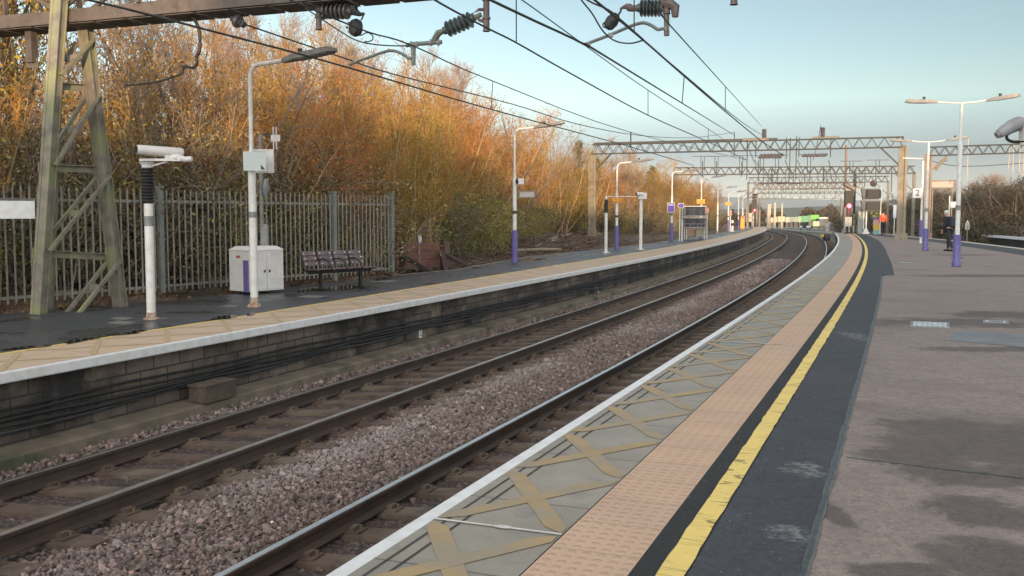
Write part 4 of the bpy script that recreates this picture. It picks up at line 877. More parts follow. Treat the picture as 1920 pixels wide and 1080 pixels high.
for i, (u, v, vt, lab, pur) in enumerate(((1259, 452, 318, 'white lamp post carrying the purple notice beside the large screen bank', True), (1314, 446, 330, 'white lamp post rising behind the large screen bank', True), (1345, 437, 350, 'third lamp post before the small screen bank, plain white', False), (1365, 434, 358, 'lamp post with an orange sign just left of the black and white post', True), (1384, 430, 362, 'small lamp post left of the small screen bank', True), (1392, 428, 368, 'distant thin lamp post at the bend of the left platform', False), (1400, 426, 372, 'most distant lamp post of the left platform', False))):
    p = at_left(u, v); lamp_single(lab, p, zpx(vt, p[1])-ZL, pur)
    if i in (1, 3):
        q = D(u, 382 if i == 1 else 385, p[1]-.13); sign_board('orange_sign', q, -.1, .55, .3, ('orange sign plate above the large screen bank', 'small orange sign plate on a far lamp post')[i == 3], 'sign', OR_S)
# double-armed lamps of the right platform
def lamp_double(label, p, H, arms=(1, 1)):
    t = thing('lamp_post', p, label, 'lamp post', 'lamp posts on the right platform'); zc = H*.72; ang = -.30
    mb = MB(); mb.cyl((0, 0, .04), (0, 0, zc), .062, 14); mb.lathe([(0, .062), (.5, .07), (.65, .045), (1, .042)], (0, 0, zc), (0, 0, zc+.2), 14); mb.cyl((0, 0, zc+.1), (0, 0, H-.03), .042, 12); mb.build('pole', POLEW, t, True)
    d_ = np.array([math.cos(ang), math.sin(ang), 0])
    for q in (-1, 1):
        MB().tube([(0, 0, H-.05), d_*q*.35+np.array([0, 0, H-.03]), d_*q*.72+np.array([0, 0, H+.02])], .022, 8).build('arm', POLEW, t, True); lum(t, d_*q*.66+np.array([0, 0, H+.01]), ang+(math.pi if q < 0 else 0), .14 if q > 0 else .05, .78, .2)
    MB().lathe([(0, .115), (.06, .115), (.1, .10), (1, .10)], (0, 0, .02), (0, 0, .88), 14).build('base_sleeve', PURPLE, t, True)
    for q in (-1, 1): mb = MB(); mb.box((q*.12, 0, .24), (.08, .06, .03)); mb.build('base_bracket', PURPLE, t); MB().box((q*.09, 0, .07), (.04, .10, .14)).build('base_bracket', PURPLE, t)
    MB().cyl((0, 0, 1.55), (0, 0, 1.68), .075, 12).build('band', GREYM, t, True); return t
pr1 = at_right(1793, 500); lamp_double('nearest double armed lamp post with purple base on the right platform', pr1, zpx(190, pr1[1])-ZR)
pr2 = at_right(1735, 470); lamp_double('double armed lamp post standing next to the platform 2 sign', pr2, zpx(264, pr2[1])-ZR)
pr3 = at_right(1726, 456); t = thing('lamp_post', pr3, 'slim white post with purple base carrying the platform 2 sign', 'lamp post', 'lamp posts on the right platform')
mb = MB(); mb.cyl((0, 0, 0), (0, 0, zpx(302, pr3[1])-ZR), .055, 12); mb.build('pole', POLEW, t, True); MB().cyl((0, 0, .3), (0, 0, 1.15), .10, 12).build('base_sleeve', PURPLE, t, True); MB().tube([(0, 0, 4.2), (-.9, .3, 4.25)], .03, 8).build('arm', POLEW, t, True)
def text(s_, size, mat, parent, loc, rot):
    cu = bpy.data.curves.new('lettering', 'FONT'); cu.body = s_; cu.size = size; cu.extrude = .003; cu.align_x = 'CENTER'; cu.align_y = 'CENTER'
    o = bpy.data.objects.new('lettering', cu); COL.objects.link(o); dg = bpy.context.evaluated_depsgraph_get(); me = bpy.data.meshes.new_from_object(o.evaluated_get(dg)); bpy.data.objects.remove(o)
    o = bpy.data.objects.new('lettering', me); COL.objects.link(o); me.materials.clear(); me.materials.append(mat); o.parent = parent; o.location = loc; o.rotation_euler = rot; return o
p = D(1720, 371, pr3[1]-.12); t = sign_board('platform_number_sign', p, -.35, .43, .46, 'white square sign with a black number 2 on a slim post', 'sign', WHITE); text('2', .42, BLACK, t, (0, -.021, .235), (math.pi/2, 0, 0))
# --- security cameras
CAMB = pm('camera_housing', (.66, .63, .64), (.58, .55, .56), 5, .45)
def camera(t, o_, ang, L, r, tilt=0.):
    d_ = np.array([math.cos(ang)*math.cos(tilt), math.sin(ang)*math.cos(tilt), math.sin(tilt)]); o_ = np.array(o_, float)
    h = MB().lathe([(0, r*.9), (.06, r), (.94, r), (1, r*.93)], o_-d_*L/2, o_+d_*L/2, 16).build('camera_housing', CAMB, t, True); MB().cyl(o_+d_*(L/2+.002), o_+d_*(L/2+.006), r*.8, 14).build('lens', BLACK, h)
p = at_left(284, 598); t = thing('camera_post', p, 'white camera post with black sleeve standing in front of the fence', 'camera post', 'camera posts'); Y = p[1]; zz = lambda v: zpx(v, Y)-ZL
mb = MB(); mb.cyl((0, 0, .03), (0, 0, zz(382)), .066, 14); mb.build('pole', POLEW, t, True)
MB().cyl((0, 0, zz(424)), (0, 0, zz(405)), .068, 14).build('band', GREYM, t, True)
MB().lathe([(0, .12), (.2, .11), (.25, .075), (1, .07)], (0, 0, 0), (0, 0, .10), 12).build('base', pm('rusty_base', (.3, .16, .1)), t, True)
mb = MB(); n = 11
for i in range(n): z0, z1 = zz(380)+(zz(314)-zz(380))*i/n, zz(380)+(zz(314)-zz(380))*(i+1)/n; mb.lathe([(0, .07+.012*rng.random()), (.5, .088+.014*rng.random()), (1, .074)], (0, 0, z0), (0, 0, z1), 12)
mb.build('black_sleeve', BLACK, t, True)
mb = MB(); mb.lathe([(0, .075), (.5, .085), (1, .12)], (0, 0, zz(316)), (0, 0, zz(304)), 12); mb.box((.21, 0, zz(300)), (.60, .14, .035)); mb.beam((.05, 0, zz(312)), (.30, 0, zz(303)), .05, .02); mb.build('bracket', CAMB, t)
camera(t, (.20, -.02, zz(284)), math.pi+.62, .66, .074, .04); mb = MB(); mb.tube([(.35, 0, zz(297)), (.45, -.03, zz(295)), (.55, 0, zz(299)), (.66, 0, zz(298))], [.05, .06, .045, .04], 10); mb.cyl((.30, 0, zz(300)), (.30, 0, zz(291)), .04, 8); mb.build('pan_head', CAMB, t, True)
p = at_left(1136, 474); t = thing('camera_post', p, 'white post with black upper sleeve and a long thin arm', 'camera post', 'camera posts'); Y = p[1]
mb = MB(); mb.cyl((0, 0, 0), (0, 0, zz(398)), .062, 12); mb.cyl((0, 0, 0), (0, 0, .03), .16, 12); mb.build('pole', POLEW, t, True); MB().cyl((0, 0, zz(399)), (0, 0, zz(374)), .075, 12).build('black_sleeve', BLACK, t, True)
mb = MB(); mb.cyl((0, 0, zz(375)), (0, 0, zz(369)), .05, 10); mb.tube([(-.05, 0, zz(368.5)), (1.25, .2, zz(368.5))], .016, 6); mb.build('arm', POLEW, t)
p = at_left(1201, 468); t = thing('camera_post', p, 'plain white post with a boxy camera facing left', 'camera post', 'camera posts'); Y = p[1]
mb = MB(); mb.cyl((0, 0, 0), (0, 0, zz(374)), .075, 12); mb.cyl((0, 0, 0), (0, 0, .03), .18, 12); mb.build('pole', POLEW, t, True)
mb = MB(); mb.box((.06, 0, zz(369)), (.38, .22, .20)); mb.box((.15, 0, zz(365)), (.2, .2, .16)); mb.build('camera_mount', CAMB, t); camera(t, (-.06, -.1, zz(364)), math.pi+.3, .34, .085)
p = D(975, 340, pL2[1]-.05); t = thing('security_camera', p, 'pale camera with dark end clamped to the lamp post by the clearing', 'camera', 'camera posts'); mb = MB(); mb.box((.03, 0, 0), (.19, .16, .19)); mb.build('camera_housing', CAMB, t); mb = MB(); mb.lathe([(0, .05), (.5, .10), (1, .09)], (-.13, 0, -.02), (-.05, 0, 0), 12); mb.build('hood', BLACK, t, True)
p = D(1898, 242, 13.); t = thing('security_camera', p, 'grey dome armed camera on a looped bracket at the right picture edge', 'camera', 'camera posts'); S_ = 13/F
def c3(u, v, dy=0): return np.array([(u-1898)*S_, dy, (242-v)*S_])
mb = MB(); mb.tube([c3(1874, 251), c3(1884, 244), c3(1897, 236), c3(1910, 230), c3(1917, 228)], [.06, .075, .085, .085, .06], 12); mb.build('camera_housing', pm('camera_grey', (.33, .33, .36), (.27, .27, .3), 5, .45), t, True)
mb = MB(); mb.tube([c3(1869, 254), c3(1877, 249)], [.045, .055], 10); mb.build('lens_hood', LUMG, t, True); MB().tube(smooth_path([c3(1880, 244), c3(1884, 236), c3(1893, 228), c3(1906, 225), c3(1916, 228)]), .014, 6).build('cable', BLACK, t, True)
MB().tube(smooth_path([c3(1919, 240, .05), c3(1905, 245, .05), c3(1893, 251, .05), c3(1893, 260, .05), c3(1905, 265, .05), c3(1925, 264, .05)]), .02, 8).build('cable_loop', BLACK, t, True)
mb = MB(); mb.box(c3(1925, 248), (.14, .12, .22)); mb.beam(c3(1915, 269), c3(1960, 270), .05, .03); mb.cyl(c3(1955, 215), [c3(1955, 0)[0], 0, ZR-p[2]], .06, 12); mb.beam(c3(1918, 245), c3(1955, 245), .06, .05); mb.build('mounting_post', POLEW, t)
# --- antenna mast behind the cabinet
p = G(493, 545, ZL); p = p+np.array([.35, 1.2, 0])*.8; p = D(496, 402, 19.9); p[2] = ZL; t = thing('antenna_mast', p, 'thin grey mast with a double aerial behind the grey cabinet', 'mast'); Y = p[1]
mb = MB(); mb.cyl((-.06, 0, 0), (-.06, 0, zz(252)), .04, 10); mb.box((.0, 0, zz(490)), (.14, .12, 1.5)); mb.build('pole', GREYM, t); mb = MB(); mb.beam((-.1, 0, zz(252)), (.22, 0, zz(252)), .02, .025); mb.build('arm', DARKM, t)
mb = MB()
for x in (.21, .27): mb.cyl((x, -.02, zz(280)), (x, -.02, zz(238)), .012, 8)
mb.box((.25, 0, zz(259)), (.18, .05, .13)); mb.build('aerial', CAMB, t); mb = MB(); mb.lathe([(0, .03), (.5, .09), (1, .03)], (.02, -.02, zz(370)), (.05, -.02, zz(335)), 10); mb.build('connector', GREYM, t, True)
# --- cabinet
a, b_, c_ = G(441, 551, ZL), G(468, 553, ZL), G(532, 548, ZL); cz = np.linalg.norm(c_-b_); rz = math.atan2(c_[1]-b_[1], c_[0]-b_[0]); t = thing('equipment_cabinet', (b_+c_)/2, 'light grey louvred equipment cabinet behind the nearest lamp post', 'cabinet', None, rz)
CABM = pm('cabinet_grey', (.68, .665, .67), (.62, .61, .615), 3, .5, bump=.05); hc = zpx(470, b_[1])-ZL; dp = .62
MB().box((0, dp/2, hc/2+.03), (cz, dp, hc-.06)).build('body', CABM, t); mb = MB(); mb.add([(x, y, z) for (x, y, z) in [(-cz/2-.02, -.02, hc), (cz/2+.02, -.02, hc), (cz/2+.02, dp+.02, hc), (-cz/2-.02, dp+.02, hc), (-cz/2+.08, .1, hc+.075), (cz/2-.08, .1, hc+.075), (cz/2-.08, dp-.1, hc+.075), (-cz/2+.08, dp-.1, hc+.075)]], [(0, 3, 2, 1), (4, 5, 6, 7), (0, 1, 5, 4), (1, 2, 6, 5), (2, 3, 7, 6), (3, 0, 4, 7)]); mb.build('lid', CABM, t)
for q in (-1, 1):
    dmb = MB(); dmb.box((q*cz*.245, -.008, hc/2), (cz*.47, .016, hc-.18)); d_ = dmb.build('door', CABM, t); mb = MB()
    for k in range(5):
        for z in (hc*.80, hc*.22): mb.box((q*cz*.245, -.019, z+k*.03), (cz*.30, .012, .012))
    mb.beam((q*cz*.245, -.017, hc*.2), (q*cz*.245, -.017, hc*.95), .004, .004); mb.build('louvre', CABM, d_); MB().box((q*.06, -.024, hc*.52), (.03, .02, .05)).build('handle', DARKM, d_)
MB().box((-cz/2-.035, .06, hc*.42), (.03, .12, hc*.72)).build('purple_panel', PURPLE, t); MB().box((-cz/2-.004, .33, hc*.85), (.006, .12, .05)).build('warning_label', pm('label_red', (.45, .12, .1)), t)
# --- bench of four seats
a, b_ = G(597, 543, ZL), G(659, 538, ZL); rz = math.atan2(b_[1]-a[1], b_[0]-a[0]); p = (a+b_)/2; t = thing('platform_bench', p, 'four seat bench with purplish slatted backs in front of the fence', 'bench', None, rz-.1)
BSL = pm('bench_slat', (.155, .105, .12), (.11, .075, .09), 5, .45); wS = .40
sc_ = 1.0
for i in range(4):
    x = (i-1.5)*wS
    MB_ = MB()
    for k in range(3): MB_.box((x, .02-.025*k*0+.045*k, .54+.105*k), (wS-.05, .022, .09), 0, 0, np.array([[1, 0, 0], [0, math.cos(-.25), math.sin(-.25)], [0, -math.sin(-.25), math.cos(-.25)]]))
    bk = MB_.build('backrest', BSL, t); mb = MB()
    for k in range(3):
        for q in (-1, 1): mb.cyl((x+q*.13, .005+.045*k, .54+.105*k), (x+q*.13, -.008+.045*k, .54+.105*k), .014, 8)
    mb.build('bolt', WHITE, bk)
    mb = MB()
    for k in range(4): mb.box((x, -.06-.105*k, .425+.006*k), (wS-.05, .085, .025))
    mb.build('seat', BSL, t)
    mb = MB(); mb.tube([(x-wS/2+.01, .12, .78), (x-wS/2+.01, 0, .5), (x-wS/2+.01, -.03, .40), (x-wS/2+.01, -.44, .42)], .016, 6); mb.build('side_frame', BLACK, t)
    if i > 0: MB().tube(smooth_path([(x-wS/2+.01, .05, .62), (x-wS/2+.01, -.12, .64), (x-wS/2+.01, -.30, .58), (x-wS/2+.01, -.40, .44)]), .017, 6).build('armrest', BLACK, t, True)
MB().box((0, -.2, .37), (4*wS, .06, .06)).build('beam', BLACK, t); MB().box((2*wS+.06, -.22, .42), (.14, .42, .025)).build('side_shelf', BSL, t)
for q in (-1, 1): mb = MB(); mb.box((q*wS*1.3, -.2, .18), (.06, .06, .36)); mb.box((q*wS*1.3, -.2, .012), (.09, .42, .024)); mb.build('leg', BLACK, t)
# --- buffer stop
RUSTW = pm('buffer_wood', (.19, .085, .075), (.13, .062, .056), 4, .85, bump=.3, bsc=25, c3=(.14, .09, .075), sc3=2); RUSTD = pm('buffer_iron', (.06, .04, .037), (.045, .03, .03), 4, .8)
a, b_ = G(742, 509, ZL-.15), G(840, 497, ZL-.15); a = D(738, 500, 28.2); b_ = D(838, 488, 30.0); a[2] = b_[2] = ZL-.2; L = np.linalg.norm(b_-a); rz = math.atan2(b_[1]-a[1], b_[0]-a[0]); t = thing('buffer_stop', (a+b_)/2, 'rusty red timber buffer stop at the end of a vanished siding', 'buffer stop', None, rz)
zt = zpx(456, a[1])-ZL+.2
for k in range(3): MB().box((0, 0, zt-.13-.25*k), (L, .22, .24)).build('beam', RUSTW, t)
for q in (-.42, .34):
    mb = MB(); x = q*L; mb.box((x, -.16, zt/2), (.12, .10, zt)); mb.beam((x, -.15, zt*.62), (x+.25, -1.15, 0.1), .12, .12); mb.build('strut', RUSTD, t)
MB().beam((-.10*L, -.13, zt), (-.10*L, -.13, .3), .06, .05).build('strap', pm('strap_pale', (.26, .17, .14)), t); MB().beam((L*.30, -.2, zt*.7), (-L*.0, -1.0, .1), .13, .13).build('strut', RUSTD, t)
q = D(787, 456, 29.6); t = thing('marker_post', (q[0], q[1], ZL), 'short white marker post rising behind the buffer stop', 'post'); MB().cyl((0, 0, 0), (0, 0, zpx(441, q[1])-ZL), .055, 10).build('post', WHITE, t, True); MB().cyl((0, 0, zpx(441, q[1])-ZL), (0, 0, zpx(440, q[1])-ZL), .06, 10).build('cap', GREYM, t)
# --- blank sign at the left edge
p = D(2, 410, 15.2); t = sign_board('station_sign', p, .55, .95, .275, 'plain white sign board cut by the left picture edge', 'sign', WHITE); mb = MB()
for x in (-.40, -.36): mb.cyl((x, .03, .2), (x, .03, ZL-p[2]), .03, 8)
mb.build('post', GREYM, t)
# --- small posts in the clearing
def post_sign(label, u, v, vt, w_, plate, z=.85, col=GREYM, rz=0):
    p_ = G(u, v, z); t = thing('sign_post', p_, label, 'sign post', None, rz); h = zpx(vt, p_[1])-z; MB().cyl((0, 0, 0), (0, 0, h), .028, 8).build('post', col, t); 
    if plate: MB().box((.0, -.04, h-plate[1]/2), (plate[0], .02, plate[1])).build('plate', plate[2], t)
    return t
post_sign('thin wooden post with a small plate in the clearing', 984, 449, 389, .1, (.16, .14, pm('plate_pink', (.42, .36, .33))), .9, CONC)
post_sign('very thin bare post beside the wooden one in the clearing', 995, 453, 425, .1, None, .85, CONC)
p = D(1090, 402, 58); p[2] = bank(*inv(p)); p = G(1090, 447, .95); t = thing('metal_frame', p, 'small dark step frame beside the concrete gantry post', 'frame'); mb = MB()
for x in (-.25, .22):
    for y in (-.2, .2): mb.box((x, y, .3 if x > 0 else .5), (.05, .05, .6 if x > 0 else 1.0))
mb.box((-.01, 0, .58), (.5, .45, .05)); mb.box((-.01, 0, .36), (.5, .45, .04)); mb.build('frame', DARKM, t)
# --- large bank of driver's monitors on the left platform
SCRM, nt_, b = nmat('monitor_screen'); N = NB(nt_); p_ = N.n('ShaderNodeTexCoord').outputs['Object']; o_ = N.sep(p_)
f_ = N.math('FRACT', N.math('MULTIPLY', o_[0], 1.55)); k_ = N.math('MULTIPLY', N.math('GREATER_THAN', f_, .38), N.ramp(N.noise(p_, 7, 3), .42, .6)); N.l(N.mix(k_, (.012, .016, .03), (.055, .08, .13)), b.inputs['Base Color']); b.inputs['Roughness'].default_value = .25
CASE = pm('monitor_case', (.22, .22, .225), (.18, .18, .185), 3, .5); EDGE = pm('monitor_edge', (.60, .59, .57), (.52, .51, .5), 4, .5)
def monitors(label, p_, rz, W, z0, h, gap, rails):
    t = thing('monitor_bank', p_, label, 'monitor bank', 'driver monitor banks', rz)
    for k in range(2):
        z = z0+k*(h+gap); c_ = MB(); c_.box((-W*.06, .3, z+h/2), (W*.88, .5, h)); cs = c_.build('monitor_case', CASE, t)
        MB().box((0, .03, z+h/2), (W*.80, .03, h*.94)).build('screen', SCRM, cs); mb = MB(); mb.box((-W*.03, -.02, z+h+.015), (W*.92, .60, .045)); mb.box((W*.02, -.02, z-.02), (W*.80, .1, .03)); mb.build('hood', EDGE, cs)
        mb = MB(); mb.box((W*.39, .1, z+h/2), (.05, .5, h)); mb.box((-W*.40, .1, z+h/2), (.05, .5, h)); mb.build('side_panel', EDGE if k < 0 else CASE, cs)
    mb = MB()
    for x in (-W*.42, -W*.33, W*.36, W*.46): mb.cyl((x, .1, 0), (x, .1, z0+h*1.6), .035, 8)
    mb.build('support_post', POLEW, t)
    if rails:
        mb = MB()
        for z in (.35, .68, .98): mb.beam((-W*.5, -.3, z), (W*.45, -.3, z), .03, .03)
        for x in (-.5, -.2, .1, .45): mb.box((W*x, -.3, .5), (.04, .04, 1.0))
        mb.build('guard_rail', GREYM, t)
        mb = MB(); mb.box((-.3, .3, .45), (.4, .3, .5)); mb.build('control_box', pm('box_pinkish', (.45, .25, .18)), t); MB().box((.3, .3, .5), (.45, .3, .65)).build('control_box', pm('box_cream', (.4, .36, .25)), t)
p = at_left(1303, 449); W = 47*p[1]/F
monitors('large double bank of dark monitors behind rails on the left platform', p, -.22, W, zpx(426, p[1])-ZL, 17*p[1]/F, 4.5*p[1]/F, True)
p = at_left(1402, 425.5); W = 22*p[1]/F; monitors('small distant double bank of monitors at the bend of the left platform', p, -.1, W, zpx(415, p[1])-ZL, 6.5*p[1]/F, 2*p[1]/F, False)
# purple notices, white posts beside them
PURP2 = pm('notice_purple', (.13, .07, .42), (.11, .06, .36), 3, .5)
p = at_left(1259, 452); q = D(1258, 397, p[1]-.15); t = sign_board('purple_notice', q, -.2, .36, .50, 'purple notice board on the lamp post beside the large screen bank', 'sign', PURP2, EDGE); MB().box((0, -.02, .40), (.28, .01, .05)).build('heading_stripe', WHITE, t)
for u, lab in ((1274, 'left white post of the pair under the small purple plate'), (1278.5, 'right white post of the pair under the small purple plate')):
    p = at_left(u, 452); t = thing('sign_post', p, lab, 'sign post', 'white posts by the screen bank'); MB().cyl((0, 0, 0), (0, 0, zpx(384, p[1])-ZL), .035, 8).build('post', POLEW, t)
p = at_left(1277, 452); q = D(1277, 389, p[1]-.08); sign_board('number_plate', q, -.2, .28, .22, 'small purple and white plate on the pair of white posts', 'sign', PURP2, EDGE)
q = D(1279, 409, p[1]-.09); t = sign_board('letter_strip', q, -.2, .12, .52, 'narrow black strip with white dots on the pair of white posts', 'sign', BLACK); mb = MB()
for k in range(4): mb.box((0, -.018, .08+.12*k), (.06, .01, .07))
mb.build('letter', WHITE, t)
p = at_left(1324, 449); t = thing('sign_post', p, 'white post with a pink round plate right of the large screen bank', 'sign post'); MB().cyl((0, 0, 0), (0, 0, zpx(391, p[1])-ZL), .04, 8).build('post', POLEW, t); MB().lathe([(0, .02), (.3, .15), (.7, .15), (1, .02)], (0, -.05, zpx(397, p[1])-ZL-.22), (0, -.05, zpx(391, p[1])-ZL+.1), 10).build('plate', pm('plate_rose', (.5, .30, .28)), t)
p = at_left(1373, 434); t = thing('banded_post', p, 'black and white banded post near the bend of the left platform', 'post'); hb = zpx(392, p[1])-ZL
for k in range(8): MB().cyl((0, 0, hb*k/8), (0, 0, hb*(k+1)/8), .10, 10).build('band', WHITE if k in (0, 1, 3) else BLACK, t)
p = at_left(1369, 434); t = thing('sign_post', p, 'thin white post touching the black and white banded post', 'sign post'); MB().cyl((0, 0, 0), (0, 0, zpx(394, p[1])-ZL), .05, 8).build('post', POLEW, t); MB().box((0, -.05, zpx(399, p[1])-ZL), (.3, .03, .45)).build('plate', pm('plate_red', (.5, .2, .17)), t)
p = at_left(1391, 428); t = thing('help_point', p, 'orange and red topped box left of the small screen bank', 'help point'); hb = zpx(404, p[1])-ZL; MB().box((0, 0, hb*.4), (.5, .4, hb*.8)).build('body', OR_S, t); MB().box((0, 0, hb*.9), (.5, .4, hb*.2)).build('top', pm('help_red', (.5, .16, .14)), t)
# --- signals
RED = emis('signal_red', (1., .04, .07), 9.)
def signal(label, p_, zl, hh, red_r, post_h, zb, headw):
    t = thing('railway_signal', p_, label, 'signal', 'red railway signals'); o_ = np.array(p_); mb = MB(); mb.box((0, .12, post_h/2), (.12, .12, post_h)); mb.box((0, .12, .2), (.35, .35, .4)); mb.build('post', DARKM, t)
    MB().box((0, 0, zl+hh/2-.1), (headw, .22, hh)).build('signal_head', BLACK, t)
    l_ = MB().lathe([(0, red_r), (1, red_r*.9)], (0, -.115, zl), (0, -.15, zl), 14).build('lamp', RED, t); MB().box((0, -.21, zl+red_r*1.15), (red_r*2.3, .2, .02)).build('hood', BLACK, t)
    MB().box((0, -.12, zl-red_r*2.6), (red_r*1.6, .02, red_r*2.2)).build('plate', pm('plate_sig', (.16, .04, .05)), t); return t
p = at_right(1590, 438); zz = lambda v: zpx(v, p[1])-ZR
t = signal('red signal with tilted indicator box at the end of the right platform', p, zz(386), zz(361)-zz(392), .16, zz(380), 0, .60)
c_ = np.array([.0, 0, zz(352)]); mb = MB(); mb.beam(c_+np.array([-.38, 0, .32]), c_+np.array([.38, 0, -.10]), .4, .26); mb.box(c_+np.array([.05, .1, -.42]), (.6, .35, .42)); mb.build('indicator_box', pm('indicator_brown', (.20, .155, .13), (.15, .12, .10), 4, .7), t)
mb = MB(); mb.box((-.05, 0, .9), (.5, .35, .7)); mb.build('control_box', pm('box_lightgrey', (.42, .41, .38), (.3, .3, .28), 5, .6), t); mb = MB()
for k in range(5): mb.box((-.3+k*.32, -.1, .35), (.12, .2, .5))
mb.build('equipment', pm('equip_pale', (.36, .35, .32), (.14, .14, .13), 6, .7), t)
p = at_left(1414, 424); p = D(1414, 424, 128); p[2] = .7; signal('small distant red signal beside an ochre gantry post', p, zpx(394, 128)-.7, 2.2, .13, zpx(380, 128)-.7, 0, .5)
# --- grey monitor housing on the right platform end
p = at_right(1624, 438.5); zz = lambda v: zpx(v, p[1])-ZR; t = thing('monitor_bank', p, 'grey pair of hooded monitors on a pole behind the red signal', 'monitor bank', 'driver monitor banks', -.25); GH = pm('housing_grey', (.15, .155, .165), (.12, .125, .135), 3, .5)
mb = MB(); mb.cyl((.0, .2, .3), (.0, .2, zz(360)), .06, 10); mb.cyl((-.18, .2, .3), (-.18, .2, zz(380)), .045, 8); mb.build('pole', POLEW, t, True); MB().lathe([(0, .30), (.3, .22), (1, .08)], (0, .2, 0), (0, .2, .42), 12).build('base', POLEW, t, True)
for v in (370, 392):
    c_ = np.array([.30, .1, zz(v)+.22]); mb = MB(); x0, x1 = -.72, .72
    mb.add([(x0, -.35, .42), (x1-.1, -.35, .42), (x1-.1, .5, .42), (x0, .5, .42), (x0+.15, -.15, -.38), (x1-.2, -.15, -.38), (x1-.2, .5, -.38), (x0+.15, .5, -.38)]+np.tile(c_, (8, 1))*1., [(0, 1, 2, 3), (7, 6, 5, 4), (0, 3, 7, 4), (1, 5, 6, 2), (2, 6, 7, 3), (0, 4, 5, 1)]); h = mb.build('monitor_housing', GH, t)
    MB().box(c_+np.array([.14, -.36, .02]), (.96, .14, .62)).build('screen', BLACK, h)
MB().lathe([(0, .18), (.3, .24), (.7, .24), (1, .12)], (.36, -.16, zz(342)-.13), (.48, .22, zz(342)-.02), 14).build('round_lamp', pm('round_brown', (.10, .07, .065)), t, True)
MB().cyl((.95, 0, 0), (.95, 0, zz(352)), .055, 10).build('post', POLEW, t, True)
# info totem, striped
def totem(label, p_, w_, H, cols):
    t = thing('information_totem', p_, label, 'totem', 'coloured information totems', -.3); z = 0
    for h, m_, nm in cols: MB().box((0, 0, (z+h/2)*H), (w_, .16, h*H)).build(nm, m_, t); z += h
    return t
TC = (pm('totem_cyan', (.22, .40, .42), (.2, .36, .38)), pm('totem_yellow', (.62, .42, .05), (.56, .38, .05)), pm('totem_pink', (.52, .34, .30), (.48, .30, .27)), PURPLE)
p = at_right(1643, 439.5); totem('striped information totem with purple top beside the person in orange', p, .42, zpx(407, p[1])-ZR, ((.27, TC[0], 'panel'), (.30, TC[1], 'panel'), (.28, TC[2], 'panel'), (.15, TC[3], 'top')))
mb = MB(); mb.lathe([(0, .02), (.3, .28), (.7, .28), (1, .02)], (0, 0, -.09), (0, 0, .09), 12); q = D(1643, 401, p[1]+2); t = thing('shrub_planter', (q[0], q[1], ZR), 'pale green bush top showing above the striped totem', 'bush'); 
mb = MB(); mb.lathe([(0, .15), (.5, .25), (1, .2)], (0, 0, 0), (0, 0, 1.2), 10); mb.build('planter', CONC, t); mb = MB()
for k in range(160): c_ = np.array([rng.normal(0, .22), rng.normal(0, .2), 1.4+rng.normal(0, .09)]); d_ = rng.normal(size=3)*.06; e_ = rng.normal(size=3)*.04; mb.add([c_-d_, c_+e_, c_+d_, c_-e_], [(0, 1, 2, 3)])
mb.build('foliage', pm('bush_pale', (.30, .32, .12), (.22, .25, .09)), t)
post_sign('slim post with a blue plate left of the wide concrete gantry post', 1676, 442, 384, .1, (.22, .9, pm('plate_blue', (.30, .36, .50), (.28, .33, .46))), ZR, POLEW)
q = D(1612, 438, 74); t = thing('sign_post', (q[0], q[1], ZR), 'pale green grey post between the red signal and the grey monitors', 'sign post'); MB().box((0, 0, 1.0), (.3, .2, 2.0)).build('post', pm('post_palegreen', (.38, .42, .38)), t); MB().cyl((0, 0, 2.), (0, 0, 2.35), .11, 8).build('top', WHITE, t)
t = thing('sign_post', D(1601, 402, 76), 'tall dark pole between the red signal and the grey monitors', 'pole'); MB().box((0, 0, .5), (.16, .16, 5.6)).build('pole', DARKM, t)
# big framed sign behind the right lamp, white round shelter sign
p = D(1767, 357, 66); t = thing('station_sign', (p[0], p[1], ZR), 'wide pinkish framed sign board on posts behind the right lamp posts', 'sign', None, -.3); z0 = zpx(352, 66)-ZR; z1 = zpx(339, 66)-ZR
MB().box((0, 0, (z0+z1)/2), (1.35, .06, z1-z0)).build('panel', pm('sign_rose', (.47, .38, .35), (.43, .35, .32)), t); mb = MB()
for q in (-1, 1): mb.box((0, 0, z0 if q < 0 else z1), (1.5, .1, .08)); mb.box((q*.71, 0, (z0+z1)/2), (.08, .1, z1-z0)); mb.cyl((q*.6, .06, -1), (q*.6, .06, z0), .04, 8)
mb.build('frame', CONC, t)
p = D(1788, 384, 56); t = thing('round_sign', (p[0], p[1], ZR), 'white rounded plate on a post behind the walking person', 'sign'); h = zpx(384, 56)-ZR; MB().box((0, 0, h), (.36, .05, .34)).build('plate', WHITE, t); MB().cyl((-.22, .04, -1), (-.22, .04, h+.5), .04, 8).build('post', POLEW, t)
